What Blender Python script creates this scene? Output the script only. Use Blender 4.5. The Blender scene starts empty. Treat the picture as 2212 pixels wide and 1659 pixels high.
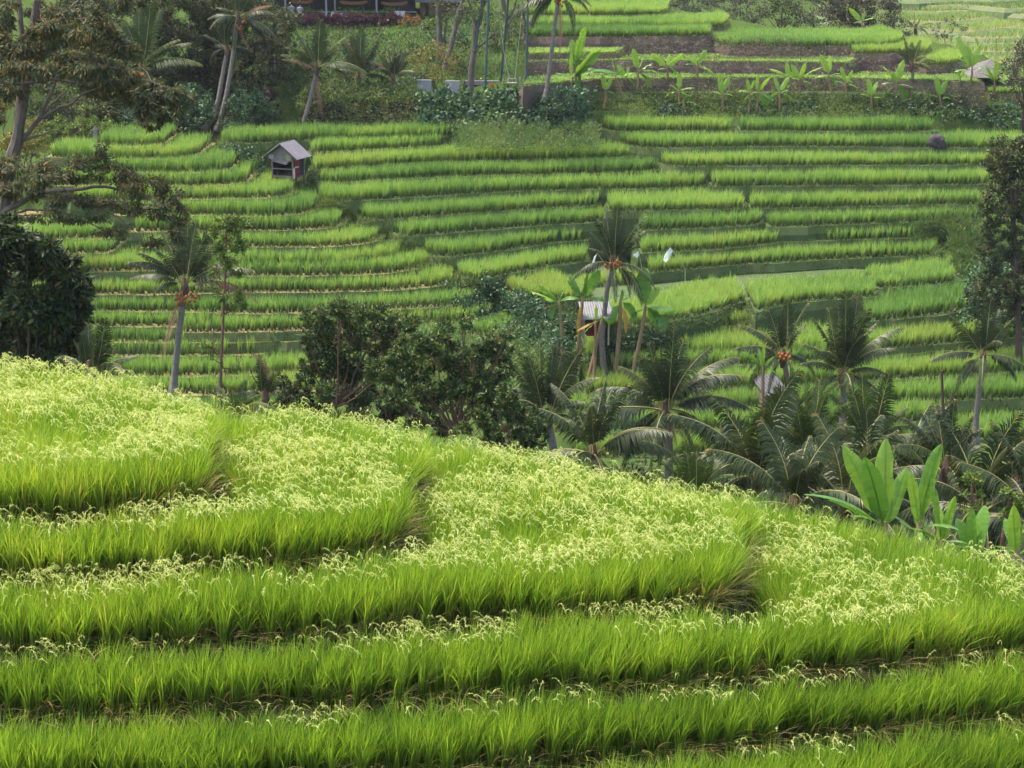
import bpy, math, random
import numpy as np
from mathutils import Vector, Matrix, noise as mnoise

# ------------------------------------------------------------------ camera
SC = bpy.context.scene
PITCH = 14.0
FPX = 4307.0                      # focal length in units of a 2212 px wide picture
cam_data = bpy.data.cameras.new("camera")
cam = bpy.data.objects.new("camera", cam_data)
SC.collection.objects.link(cam)
cam.location = (0, 0, 0)
cam.rotation_euler = (math.radians(90 - PITCH), 0, 0)
cam_data.sensor_width = 36.0
cam_data.lens = FPX / 2212 * 36.0
cam_data.clip_start = 0.5
cam_data.clip_end = 3000
SC.camera = cam

# ------------------------------------------------------------------ light
SUN_EL, SUN_ROT = 68.0, -75.0     # degrees; high, to the left
world = bpy.data.worlds.new("World")
SC.world = world
world.use_nodes = True
wn = world.node_tree
bg = wn.nodes["Background"]
sky = wn.nodes.new("ShaderNodeTexSky")
sky.sky_type = 'NISHITA'
sky.sun_disc = False
sky.sun_elevation = math.radians(SUN_EL)
sky.sun_rotation = math.radians(SUN_ROT)
sky.air_density = 1.2
sky.dust_density = 4.0
sky.ozone_density = 1.0
wn.links.new(sky.outputs[0], bg.inputs[0])
bg.inputs[1].default_value = 0.09
sun_l = bpy.data.lights.new("sun", 'SUN')
sun_l.energy = 1.5
sun_l.angle = math.radians(10)
sun_l.color = (1.0, 0.92, 0.78)
sun = bpy.data.objects.new("sun", sun_l)
SC.collection.objects.link(sun)
_d = Vector((math.sin(math.radians(SUN_ROT)) * math.cos(math.radians(SUN_EL)),
             math.cos(math.radians(SUN_ROT)) * math.cos(math.radians(SUN_EL)), math.sin(math.radians(SUN_EL))))
sun.rotation_euler = _d.to_track_quat('Z', 'Y').to_euler()
sun.location = (-40, 60, 80)
SC.view_settings.view_transform = 'Standard'
SC.view_settings.look = 'None'
SC.view_settings.gamma = 1.0
SC.view_settings.exposure = 2.2
SC.cycles.max_bounces = 8
SC.cycles.diffuse_bounces = 4
SC.cycles.glossy_bounces = 2
SC.cycles.transmission_bounces = 4
SC.cycles.transparent_max_bounces = 4
SC.cycles.volume_bounces = 0
SC.cycles.caustics_reflective = False
SC.cycles.caustics_refractive = False
SC.cycles.use_adaptive_sampling = True
SC.cycles.adaptive_threshold = 0.015

rng = np.random.default_rng(7)
random.seed(7)
COL = SC.collection
CP, SP = math.cos(math.radians(PITCH)), math.sin(math.radians(PITCH))

# ------------------------------------------------------------------ helpers
def ray(u, v):
    dx, dy = (u - 1106.0) / FPX, -(v - 829.5) / FPX
    return np.array((dx, CP + dy * SP, -SP + dy * CP))
def at(u, v, Y):                  # the place seen at picture position u, v at distance Y
    r = ray(u, v)
    return Vector(r * (Y / r[1]))
def onz(u, v, z):                 # the place seen at u, v on the level plane z
    r = ray(u, v)
    return Vector(r * (z / r[2]))
def slope_at(v):
    r = ray(1106, v)
    return r[2] / r[1]
def px(n, Y):                     # n picture units as metres at distance Y
    return n * Y / FPX

def tag(o, label=None, cat=None, group=None, kind=None):
    if label: o['label'] = label
    if cat: o['category'] = cat
    if group: o['group'] = group
    if kind: o['kind'] = kind
    return o

def link(name, me, mat=None, parent=None):
    o = bpy.data.objects.new(name, me)
    COL.objects.link(o)
    if mat is not None and me is not None and len(me.materials) == 0:
        for m in (mat if isinstance(mat, (list, tuple)) else [mat]):
            me.materials.append(m)
    if parent is not None:
        o.parent = parent
    return o

def empty(name, loc, label, cat, group=None, rz=0.0):
    o = bpy.data.objects.new(name, None)
    COL.objects.link(o)
    o.location = loc
    o.rotation_euler = (0, 0, rz)
    o.empty_display_size = 0.3
    return tag(o, label, cat, group)

def copy_tree(o, parent=None):
    c = o.copy()
    COL.objects.link(c)
    c.parent = parent
    for ch in list(o.children):
        copy_tree(ch, c)
    return c

def fast_mesh(name, verts, tris, attrs=None, smooth=True):
    """verts (n,3), tris (m,3) -> mesh; attrs: name -> float per vertex"""
    me = bpy.data.meshes.new(name)
    verts = np.ascontiguousarray(verts, dtype=np.float32)
    tris = np.ascontiguousarray(tris, dtype=np.int32)
    me.vertices.add(len(verts))
    me.vertices.foreach_set('co', verts.ravel())
    me.loops.add(len(tris) * 3)
    me.loops.foreach_set('vertex_index', tris.ravel())
    me.polygons.add(len(tris))
    me.polygons.foreach_set('loop_start', np.arange(0, len(tris) * 3, 3, dtype=np.int32))
    if attrs:
        for k, a in attrs.items():
            at_ = me.attributes.new(k, 'FLOAT', 'POINT')
            at_.data.foreach_set('value', np.ascontiguousarray(a, dtype=np.float32))
    me.update(calc_edges=True)
    if not smooth:
        me.shade_flat()
    return me

class MB:
    """collects shapes for one mesh"""
    def __init__(self):
        self.v, self.f, self.n = [], [], 0
    def add(self, verts, faces):
        self.v.extend([tuple(p) for p in verts])
        self.f.extend([tuple(i + self.n for i in f) for f in faces])
        self.n += len(verts)
    def box(self, c, s, rz=0.0, rot=None, taper=1.0):
        R = rot if rot is not None else Matrix.Rotation(rz, 3, 'Z')
        vs = []
        for z in (-.5, .5):
            k = taper if z > 0 else 1.0
            for x, y in ((-.5, -.5), (.5, -.5), (.5, .5), (-.5, .5)):
                vs.append(Vector(c) + R @ Vector((x * s[0] * k, y * s[1] * k, z * s[2])))
        self.add(vs, [(3, 2, 1, 0), (4, 5, 6, 7), (0, 1, 5, 4), (1, 2, 6, 5), (2, 3, 7, 6), (3, 0, 4, 7)])
    def tube(self, pts, rad, n=8, cap=True):
        pts = [Vector(p) for p in pts]
        m = len(pts)
        vs, fs = [], []
        ref = Vector((0.13, 1, 0.21)).normalized()
        for i, p in enumerate(pts):
            t = (pts[min(i + 1, m - 1)] - pts[max(i - 1, 0)])
            t = t.normalized() if t.length > 1e-9 else Vector((0, 0, 1))
            a = t.cross(ref)
            if a.length < 1e-3: a = t.cross(Vector((1, 0, 0)))
            a.normalize()
            b = t.cross(a)
            r = rad[i] if hasattr(rad, '__len__') else rad
            for k in range(n):
                w = 2 * math.pi * k / n
                vs.append(p + a * (r * math.cos(w)) + b * (r * math.sin(w)))
        for i in range(m - 1):
            for k in range(n):
                k2 = (k + 1) % n
                fs.append((i * n + k, i * n + k2, (i + 1) * n + k2, (i + 1) * n + k))
        if cap:
            fs.append(tuple(range(n - 1, -1, -1)))
            fs.append(tuple((m - 1) * n + k for k in range(n)))
        self.add(vs, fs)
    def ball(self, c, r, nu=10, nv=7):
        vs, fs = [], []
        r = r if hasattr(r, '__len__') else (r, r, r)
        for j in range(nv + 1):
            th = math.pi * j / nv
            for i in range(nu):
                ph = 2 * math.pi * i / nu
                vs.append((c[0] + r[0] * math.sin(th) * math.cos(ph), c[1] + r[1] * math.sin(th) * math.sin(ph), c[2] + r[2] * math.cos(th)))
        for j in range(nv):
            for i in range(nu):
                i2 = (i + 1) % nu
                fs.append((j * nu + i, (j + 1) * nu + i, (j + 1) * nu + i2, j * nu + i2))
        self.add(vs, fs)
    def build(self, name, mat, parent=None, smooth=False):
        me = bpy.data.meshes.new(name)
        me.from_pydata(self.v, [], self.f)
        if not smooth:
            me.shade_flat()
        return link(name, me, mat, parent)

# ------------------------------------------------------------------ materials
def new_mat(name):
    m = bpy.data.materials.new(name)
    m.use_nodes = True
    nt = m.node_tree
    nt.nodes.clear()
    out = nt.nodes.new('ShaderNodeOutputMaterial')
    return m, nt, out

def ramp(nt, stops):
    r = nt.nodes.new('ShaderNodeValToRGB')
    e = r.color_ramp.elements
    while len(e) > 1: e.remove(e[-1])
    e[0].position, e[0].color = stops[0][0], (*stops[0][1], 1)
    for p, c in stops[1:]:
        x = e.new(p); x.color = (*c, 1)
    return r

def leaf_mat(name, stops, trans=0.35, rough=0.5, spec=0.3, base=None, base_t=(0.0, 0.35), patch=0.25, pscale=0.6, tcol=1.25):
    """leaf colour runs along stops by the leaf's own random number, shifted in broad patches; base = colour at the foot of a blade, with shade painted in"""
    m, nt, out = new_mat(name)
    L = nt.links.new
    a = nt.nodes.new('ShaderNodeAttribute'); a.attribute_name = 'rnd'
    geo = nt.nodes.new('ShaderNodeNewGeometry')
    no = nt.nodes.new('ShaderNodeTexNoise'); no.inputs['Scale'].default_value = pscale; no.inputs['Detail'].default_value = 2
    L(geo.outputs['Position'], no.inputs['Vector'])
    mr = nt.nodes.new('ShaderNodeMapRange'); mr.inputs[1].default_value = .3; mr.inputs[2].default_value = .7
    mr.inputs[3].default_value = -patch; mr.inputs[4].default_value = patch
    L(no.outputs[0], mr.inputs[0])
    ad = nt.nodes.new('ShaderNodeMath'); ad.operation = 'ADD'
    L(a.outputs['Fac'], ad.inputs[0])
    # strays (rnd close to 1) keep their own colour
    lt = nt.nodes.new('ShaderNodeMath'); lt.operation = 'LESS_THAN'; lt.inputs[1].default_value = .9
    L(a.outputs['Fac'], lt.inputs[0])
    mu = nt.nodes.new('ShaderNodeMath'); mu.operation = 'MULTIPLY'
    L(lt.outputs[0], mu.inputs[0]); L(mr.outputs[0], mu.inputs[1])
    L(mu.outputs[0], ad.inputs[1])
    mn = nt.nodes.new('ShaderNodeMath'); mn.operation = 'MINIMUM'; mn.inputs[1].default_value = .885
    L(ad.outputs[0], mn.inputs[0])
    st_ = nt.nodes.new('ShaderNodeMath'); st_.operation = 'GREATER_THAN'; st_.inputs[1].default_value = .9
    L(a.outputs['Fac'], st_.inputs[0])
    sm = nt.nodes.new('ShaderNodeMath'); sm.operation = 'MULTIPLY'
    L(st_.outputs[0], sm.inputs[0]); L(a.outputs['Fac'], sm.inputs[1])
    mxx = nt.nodes.new('ShaderNodeMath'); mxx.operation = 'MAXIMUM'
    L(mn.outputs[0], mxx.inputs[0]); L(sm.outputs[0], mxx.inputs[1])
    r = ramp(nt, stops)
    L(mxx.outputs[0], r.inputs[0])
    col = r.outputs[0]
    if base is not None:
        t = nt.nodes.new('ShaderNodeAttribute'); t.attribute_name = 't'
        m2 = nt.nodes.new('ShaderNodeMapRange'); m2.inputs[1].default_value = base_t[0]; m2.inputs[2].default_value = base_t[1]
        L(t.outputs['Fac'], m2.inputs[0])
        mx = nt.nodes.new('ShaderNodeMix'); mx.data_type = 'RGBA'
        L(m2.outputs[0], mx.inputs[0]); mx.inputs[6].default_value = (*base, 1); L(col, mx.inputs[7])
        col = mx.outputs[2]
    p = nt.nodes.new('ShaderNodeBsdfPrincipled')
    p.inputs['Roughness'].default_value = rough
    p.inputs['Specular IOR Level'].default_value = spec
    L(col, p.inputs['Base Color'])
    if trans > 0:
        tr = nt.nodes.new('ShaderNodeBsdfTranslucent')
        sc = nt.nodes.new('ShaderNodeMix'); sc.data_type = 'RGBA'; sc.blend_type = 'MULTIPLY'; sc.inputs[0].default_value = 1
        L(col, sc.inputs[6]); sc.inputs[7].default_value = (tcol * 1.05, tcol, tcol * .6, 1)
        L(sc.outputs[2], tr.inputs[0])
        mi = nt.nodes.new('ShaderNodeMixShader'); mi.inputs[0].default_value = trans
        L(p.outputs[0], mi.inputs[1]); L(tr.outputs[0], mi.inputs[2])
        L(mi.outputs[0], out.inputs[0])
    else:
        L(p.outputs[0], out.inputs[0])
    return m

def surf_mat(name, c1, c2, scale=3.0, rough=0.8, bump=0.3, detail=6, c3=None, spec=0.3, stretch=(1, 1, 1), metallic=0.0, coords='Position'):
    m, nt, out = new_mat(name)
    L = nt.links.new
    if coords == 'Position':
        g = nt.nodes.new('ShaderNodeNewGeometry'); vec = g.outputs['Position']
    else:
        g = nt.nodes.new('ShaderNodeTexCoord'); vec = g.outputs['Object']
    mp = nt.nodes.new('ShaderNodeMapping'); mp.inputs['Scale'].default_value = stretch
    L(vec, mp.inputs[0])
    n1 = nt.nodes.new('ShaderNodeTexNoise'); n1.inputs['Scale'].default_value = scale; n1.inputs['Detail'].default_value = detail
    n1.inputs['Roughness'].default_value = .65
    L(mp.outputs[0], n1.inputs['Vector'])
    st = [(.3, c1), (.7, c2)] if c3 is None else [(.25, c1), (.5, c2), (.75, c3)]
    r = ramp(nt, st)
    L(n1.outputs[0], r.inputs[0])
    p = nt.nodes.new('ShaderNodeBsdfPrincipled')
    p.inputs['Roughness'].default_value = rough
    p.inputs['Specular IOR Level'].default_value = spec
    p.inputs['Metallic'].default_value = metallic
    L(r.outputs[0], p.inputs['Base Color'])
    if bump > 0:
        n2 = nt.nodes.new('ShaderNodeTexNoise'); n2.inputs['Scale'].default_value = scale * 4; n2.inputs['Detail'].default_value = 5
        L(mp.outputs[0], n2.inputs['Vector'])
        b = nt.nodes.new('ShaderNodeBump'); b.inputs['Strength'].default_value = bump; b.inputs['Distance'].default_value = .05
        L(n2.outputs[0], b.inputs['Height'])
        L(b.outputs[0], p.inputs['Normal'])
    L(p.outputs[0], out.inputs[0])
    return m
M = {}
M['soil_green'] = surf_mat('soil_green', (.028, .052, .014), (.05, .085, .02), scale=1.2, c3=(.06, .05, .03), spec=0)
M['bank_near'] = surf_mat('bank_near', (.045, .032, .022), (.06, .07, .022), scale=5, c3=(.10, .07, .045))
M['bank_far'] = surf_mat('bank_far', (.035, .055, .016), (.055, .09, .024), scale=1.5, c3=(.085, .07, .035))
M['bank_brown'] = surf_mat('bank_brown', (.075, .05, .045), (.12, .08, .07), scale=1.6, c3=(.06, .085, .03), bump=.8)
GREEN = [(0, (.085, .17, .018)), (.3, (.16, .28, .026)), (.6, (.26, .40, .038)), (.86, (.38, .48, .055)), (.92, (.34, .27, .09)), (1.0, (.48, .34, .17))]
M['rice_near'] = leaf_mat('rice_near', GREEN, trans=.42, rough=.45, spec=.35, base=(.04, .065, .014), base_t=(.02, .6), patch=.18, pscale=.5)  # base darkens the foot: older leaves, plus painted shade between the plants
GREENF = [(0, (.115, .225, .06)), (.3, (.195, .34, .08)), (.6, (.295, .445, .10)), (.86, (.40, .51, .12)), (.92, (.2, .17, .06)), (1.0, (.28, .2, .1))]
M['rice_far'] = leaf_mat('rice_far', GREENF, trans=.38, rough=.5, spec=.3, base=(.055, .08, .03), base_t=(.02, .5), patch=.25, pscale=.12)  # foot colour: old growth, with shade low in the rows painted in
M['panicle'] = leaf_mat('panicle', [(0, (.41, .49, .14)), (.5, (.60, .64, .26)), (1, (.80, .79, .44))], trans=.45, rough=.6, spec=.2, patch=.1, tcol=1.1)
M['weed_near'] = leaf_mat('weed_near', [(0, (.03, .07, .012)), (.8, (.09, .15, .03)), (.92, (.16, .11, .06)), (1, (.26, .19, .12))], trans=.3, patch=.2)
M['weed_far'] = leaf_mat('weed_far', [(0, (.045, .10, .03)), (.8, (.13, .21, .05)), (1, (.16, .15, .05))], trans=.3, patch=.35, pscale=.3)
M['weed_dry'] = leaf_mat('weed_dry', [(0, (.05, .075, .03)), (.45, (.10, .085, .055)), (.8, (.13, .09, .08)), (1, (.16, .12, .09))], trans=.2, patch=.3, pscale=.35)
M['path_tan'] = surf_mat('path_tan', (.11, .09, .04), (.20, .165, .075), scale=1.2, c3=(.08, .11, .035), spec=.1)
M['rice_pale'] = leaf_mat('rice_pale', [(0, (.10, .19, .06)), (.5, (.22, .33, .09)), (.86, (.33, .43, .12)), (1, (.36, .36, .16))], trans=.35, rough=.6, spec=.2, patch=.25, pscale=.05)  # tone mixes the crop's own colour with haze of distance
M['weed_pale'] = surf_mat('weed_pale', (.06, .10, .04), (.11, .15, .06), scale=.4, c3=(.11, .085, .07), spec=.1, bump=.6)  # bank colour paled, partly to paint in the haze of distance
M['weed_light'] = leaf_mat('weed_light', [(0, (.07, .12, .03)), (.8, (.17, .24, .055)), (1, (.22, .2, .08))], trans=.35, patch=.4, pscale=.35)
# ------------------------------------------------------------------ the terraces in plan
H_FG, H_FAR = 1.02, 1.0          # height of the standing rice
BEDS = []                         # dicts: poly (n,2) in plan, z, zone, dens

def pts_on(pl, z):
    return np.array([onz(u, v, z)[:2] for u, v in pl])

# the near spur: outlines of the rice tops, bed by bed from the highest
fg_levels = [c - H_FG for c in (-8.41, -9.03, -9.65, -10.27, -10.89, -11.51, -12.13)]   # level of the ground in each bed
fg_lines = [
    [(-420, 1005), (0, 997), (150, 997), (300, 988), (400, 977), (436, 962), (446, 945), (432, 918), (440, 895), (470, 868),
     (380, 832), (250, 800), (100, 779), (0, 760), (-420, 690)],
    [(-420, 1140), (0, 1132), (300, 1124), (600, 1100), (780, 1085), (862, 1072), (886, 1050), (868, 1020), (872, 990), (925, 925),
     (700, 873), (560, 872), (470, 862), (300, 830), (-420, 760)],
    [(-420, 1290), (0, 1284), (300, 1272), (600, 1257), (900, 1238), (1200, 1212), (1450, 1196), (1570, 1180), (1612, 1160), (1590, 1130), (1580, 1095), (1640, 1062),
     (1400, 1018), (1200, 972), (1000, 930), (880, 905), (600, 880), (-420, 860)],
    [(-420, 1432), (0, 1424), (500, 1405), (1000, 1384), (1300, 1370), (1600, 1350), (1800, 1330), (2212, 1292), (2700, 1258),
     (2700, 1270), (2212, 1196), (2000, 1140), (1800, 1095), (1600, 1050), (1000, 1000), (-420, 1100)],
    [(-420, 1600), (0, 1585), (500, 1566), (1000, 1540), (1400, 1508), (1700, 1478), (2212, 1432), (2700, 1392),
     (2700, 1270), (2300, 1200), (1000, 1300), (-420, 1400)],
    [(-420, 1760), (0, 1738), (500, 1716), (900, 1694), (1500, 1652), (2212, 1584), (2700, 1540),
     (2700, 1370), (1000, 1480), (-420, 1560)],
    [(-420, 1930), (0, 1905), (900, 1850), (1500, 1790), (2212, 1700), (2700, 1650), (2700, 1520), (1000, 1600), (-420, 1700)],
]
for i, (z, pl) in enumerate(zip(fg_levels, fg_lines)):
    BEDS.append(dict(poly=pts_on(pl, z + H_FG), z=z, zone='near', i=i))

# the far slope: front foot of the rice, row by row from the lowest; (share of step, points)
def chaikin(p, n=2):
    for _ in range(n):
        a, b = p[:-1], p[1:]
        q = np.empty((2 * len(a), 2)); q[0::2] = a * .75 + b * .25; q[1::2] = a * .25 + b * .75
        p = np.vstack([p[:1], q[1:-1], p[-1:]])
    return p

def stack(rows, uref, Y0, frac0=.74):
    """levels of the rows from the lowest up: each row stands above the rows seen below it by a share of the gap between them"""
    out, done = [], []
    for row in rows:
        frac, pl = (row if isinstance(row, tuple) else (frac0, row))
        if uref > 1000 and pl[0][0] > 1300 and pl[0][1] < 600: frac = max(frac, .70) + .07
        us = [p[0] for p in pl]; vs = [p[1] for p in pl]
        zs = []
        for t in np.linspace(.04, .96, 9):
            u = us[0] + (us[-1] - us[0]) * t
            v = float(np.interp(u, us, vs))
            best = None
            for (zu, uu, vv) in done:
                if uu[0] <= u <= uu[-1]:
                    w = float(np.interp(u, uu, vv))
                    if w - v > 5 and (best is None or w < best[0]): best = (w, zu)
            if best: zs.append(best[1] + frac * (best[0] - v) * (best[1] / slope_at(best[0])) / FPX)
        z = float(np.mean(zs)) if zs else Y0 * slope_at(vs[len(vs) // 2])
        done.append((z, us, vs))
        out.append((z, chaikin(pts_on(pl, z))))
    return out

left_rows = [
    (.5, [(-60, 905), (170, 903), (420, 900), (700, 895)]),
    (.6, [(-60, 858), (170, 856), (420, 855), (531, 852), (700, 845)]),
    (.6, [(-60, 818), (170, 816), (400, 815), (531, 813), (640, 806), (668, 800)]),
    (.6, [(-60, 772), (170, 770), (400, 771), (531, 768), (580, 765), (592, 756)]),
    [(-60, 742), (200, 741), (420, 742), (531, 741), (640, 736), (690, 734), (1063, 728), (1125, 712), (1158, 690)],
    [(-60, 708), (170, 707), (330, 707), (447, 706), (460, 702)],
    [(380, 719), (531, 719), (643, 716), (850, 704), (1007, 697), (1063, 684), (1080, 672)],
    [(-60, 675), (170, 674), (400, 675), (531, 679), (671, 678), (811, 671), (951, 666), (1040, 652), (1066, 642)],
    [(-60, 638), (170, 637), (330, 638), (531, 633), (699, 632), (839, 629), (923, 622), (979, 614), (999, 604)],
    [(340, 599), (531, 598), (727, 597), (811, 594), (881, 587), (929, 575), (938, 568)],
    [(-60, 590), (170, 590), (420, 583), (531, 577), (699, 577), (783, 573), (839, 563), (877, 554), (890, 545)],
    [(-60, 549), (170, 549), (242, 548), (250, 540)],
    [(300, 536), (420, 533), (531, 534), (671, 535), (755, 532), (811, 524), (828, 514), (832, 505)],
    [(-60, 518), (238, 518), (243, 510)],
    [(280, 502), (420, 500), (615, 499), (699, 495), (733, 490), (747, 480), (748, 470)],
    [(240, 466), (420, 466), (531, 469), (615, 468), (671, 460), (693, 452), (697, 444)],
    [(150, 436), (300, 434), (420, 432), (531, 430), (587, 429), (623, 423), (640, 416), (642, 408)],
    [(100, 402), (300, 402), (420, 403), (480, 401), (518, 398), (543, 391), (547, 384)],
    [(134, 368), (280, 374), (420, 375), (480, 372), (506, 366), (512, 358)],
    [(98, 340), (196, 343), (280, 346), (380, 344), (424, 338), (440, 330)],
    [(205, 314), (280, 318), (336, 316), (360, 311), (368, 304)],
]
right_rows = [
    (.6, [(1240, 990), (1500, 986), (1900, 960), (2300, 945)]),
    (.6, [(1240, 935), (1500, 930), (1900, 915), (2060, 912)]),
    (.58, [(1220, 893), (1420, 890), (1700, 880), (1900, 870), (2300, 860)]),
    (.58, [(1260, 855), (1400, 850), (1700, 836), (1900, 822), (2300, 800)]),
    (.6, [(1310, 800), (1406, 797), (1600, 790), (1800, 778), (1960, 768), (2050, 756)]),
    (.6, [(1256, 780), (1330, 775), (1398, 770), (1700, 765), (1901, 756), (2080, 741), (2300, 722)]),
    (.58, [(1380, 735), (1500, 719), (1600, 703), (1640, 696), (1660, 686)]),
    (.66, [(1873, 697), (1940, 690), (2013, 684), (2111, 667), (2125, 655)]),
    (.66, [(1629, 676), (1733, 650), (1881, 645), (1900, 636)]),
    (.6, [(1300, 712), (1440, 700), (1538, 678), (1608, 652), (1733, 634), (1873, 625), (2052, 616), (2070, 606)]),
    (.2, [(1074, 626), (1130, 643), (1182, 650), (1300, 648), (1412, 632), (1538, 606), (1681, 599), (1817, 592), (2052, 586), (2062, 576)]),
    (.44, [(985, 600), (1024, 609), (1100, 594), (1174, 578), (1272, 566)]),
    (.7, [(1395, 592), (1538, 578), (1681, 568), (1845, 559), (2021, 554), (2030, 545)]),
    (.6, [(910, 548), (957, 558), (1063, 547), (1174, 528), (1275, 519)]),
    [(1380, 548), (1480, 544), (1594, 537), (1690, 524)],
    [(1690, 522), (1845, 520), (1985, 515), (1990, 506)],
    [(845, 507), (867, 513), (1007, 502), (1174, 488), (1278, 482), (1356, 477)],
    [(1376, 499), (1538, 494), (1642, 487), (1650, 478)],
    [(1655, 491), (1663, 492), (1873, 485), (2125, 474)],
    [(775, 472), (800, 479), (951, 467), (1147, 453), (1174, 451), (1292, 447), (1300, 440)],
    [(1312, 456), (1356, 457), (1482, 455), (1605, 452), (1612, 446)],
    [(1618, 451), (1750, 450), (1873, 447), (2125, 442)],
    [(684, 432), (699, 440), (867, 429), (1007, 420), (1147, 413), (1286, 411), (1524, 405), (1530, 398)],
    [(1534, 404), (1678, 403), (1900, 402), (2146, 399)],
    [(682, 390), (700, 397), (839, 389), (1007, 381), (1147, 378), (1258, 377), (1398, 372), (1460, 362), (1466, 355)],
    [(668, 366), (676, 370), (811, 358), (979, 350), (1147, 347), (1230, 346), (1342, 341), (1392, 335), (1400, 328)],
    [(1420, 352), (1454, 361), (1678, 359), (1900, 358), (2160, 357)],
    [(664, 333), (684, 330), (839, 322), (960, 316)],
    [(1330, 308), (1398, 321), (1510, 319), (1678, 317), (1873, 318), (2000, 320), (2300, 322)],
    [(470, 312), (531, 312), (643, 305), (811, 301), (970, 297), (985, 290)],
    [(1300, 278), (1314, 285), (1450, 284), (1585, 283)],
    [(1596, 284), (1750, 284), (1900, 285), (2025, 284)],
]
for zone, rows, uref, Y0 in (('left', left_rows, 480, 107.0), ('right', right_rows, 1500, 103.0)):
    for z, f in stack(rows, uref, Y0, .74 if zone == 'left' else .68):
        back = f[::-1] + np.array((0, 12.0))
        back[:, 1] = np.minimum(back[:, 1], np.maximum(140.5 if zone == 'left' else 144.6, f[::-1, 1] + 2.4))
        BEDS.append(dict(poly=np.vstack([f, back]), z=z, zone=zone, front=f))

# the upper terraces: (front foot, distance, depth, rice height)
upper_rows = [
    ([(1110, 204), (1400, 200), (1700, 202), (2010, 204)], 146.6, 7, 0.0),
    ([(2139, 203), (2300, 206)], 146.4, 4, 0.55),
    ([(1130, 186), (1300, 172), (1520, 170), (1800, 170), (2120, 178)], 148.4, 6, 0.22),
    ([(1140, 134), (1300, 132), (1500, 133), (1830, 137), (1850, 130)], 152.0, 9, 0.22),
    ([(1140, 118), (1250, 116), (1330, 116), (1345, 108)], 153.2, 7, 0.3),
    ([(1900, 178), (2170, 180), (2190, 170)], 149.6, 5, 0.4),
    ([(2000, 141), (2040, 141), (2074, 137), (2080, 128)], 153.0, 6, .8),
    ([(1846, 117), (1920, 117), (2000, 115), (2010, 105)], 154.5, 8, .8),
    ([(1545, 94), (1580, 100), (1700, 101), (1900, 100), (1940, 96), (1950, 86)], 156.0, 12, .8),
    ([(1140, 80), (1300, 80), (1480, 79), (1532, 77), (1540, 68)], 158.0, 9, .85),
    ([(1130, 59), (1300, 59), (1500, 61), (1560, 58), (1574, 48)], 162.5, 9, .85),
    ([(1130, 33), (1300, 34), (1420, 32), (1440, 28), (1444, 16)], 169.0, 12, .85),
]
for pl, Y, dep, h in upper_rows:
    um = pl[len(pl) // 2]
    z = Y * slope_at(um[1])
    f = pts_on(pl, z)
    BEDS.append(dict(poly=np.vstack([f, f[::-1] + np.array((0, dep))]), z=z, zone='upper' if h > 0 else 'right', front=f, h=h))
# far terraces across the second valley
for k, v in enumerate((172, 150, 131, 113, 96, 78, 61, 44, 28, 12, -6, -26)):
    Y = 238 + k * 8.0
    z = Y * slope_at(v)
    pl = [(u, v + 5 * math.sin(u * .011 + k * 1.7) + 3 * math.sin(u * .031 + k)) for u in range(1780, 2420, 40)]
    f = pts_on(pl, z)
    BEDS.append(dict(poly=np.vstack([f, f[::-1] + np.array((0, 16))]), z=z, zone='distant', front=f, h=.7))

# ------------------------------------------------------------------ plan geometry
def inside(poly, P):
    x, y = P[:, 0], P[:, 1]
    r = np.zeros(len(P), bool)
    n = len(poly)
    j = n - 1
    for i in range(n):
        xi, yi = poly[i]; xj, yj = poly[j]
        c = ((yi > y) != (yj > y))
        with np.errstate(divide='ignore', invalid='ignore'):
            r ^= c & (x < (xj - xi) * (y - yi) / (yj - yi + 1e-12) + xi)
        j = i
    return r

def dist_line(pl, P, closed=True):
    """distance to a polyline and the nearest point on it"""
    best = np.full(len(P), 1e9); near = np.zeros_like(P)
    n = len(pl)
    for i in range(n if closed else n - 1):
        a = pl[i]; b = pl[(i + 1) % n]
        d = b - a
        t = np.clip(((P - a) @ d) / max(d @ d, 1e-9), 0, 1)
        q = a + t[:, None] * d
        dd = np.hypot(*(P - q).T)
        m = dd < best
        best[m] = dd[m]; near[m] = q[m]
    return best, near

for b in BEDS:
    b['lo'], b['hi'] = b['poly'].min(0), b['poly'].max(0)

def bed_level(P, zones=None, pad=0):
    """highest bed level at each plan point (nan outside every bed)"""
    z = np.full(len(P), np.nan)
    for b in BEDS:
        m = (P[:, 0] > b['lo'][0]) & (P[:, 0] < b['hi'][0]) & (P[:, 1] > b['lo'][1]) & (P[:, 1] < b['hi'][1])
        if not m.any(): continue
        idx = np.where(m)[0]
        idx = idx[inside(b['poly'], P[idx])]
        z[idx] = np.fmax(z[idx], b['z'])
    return z

# the lie of the land under and between the beds: (distance, level) on the left and on the right
LP = [(-60, -9), (0, -13), (18, -14.2), (24, -13.2), (30, -11.0), (37, -11.2), (44, -14.5), (60, -22.5), (80, -28.0), (98, -29.4),
      (104, -29.3), (107, -29.0), (115, -26.6), (121, -23.6), (130, -19.7), (134, -17.3), (139, -16.9), (141.5, -16.6), (145.5, -14.0), (168, -11.2), (176, -10.9), (190, -8), (230, 0), (320, 24), (420, 44)]
RP = [(-60, -9), (0, -13), (18, -14.8), (24, -13.8), (28, -12.6), (34, -13.2), (42, -17.5), (60, -25.5), (80, -29.4), (94, -30.0),
      (101, -29.8), (104, -28.8), (112, -26.4), (119, -24.6), (125, -21.8), (131, -20.0), (138, -17.9), (143.8, -17.3), (146.4, -14.9), (151, -14.0), (158, -12.8), (168, -11.6), (182, -12.8), (200, -17), (238, -23.5),
      (320, -17.0), (350, -8), (420, 40)]
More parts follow.
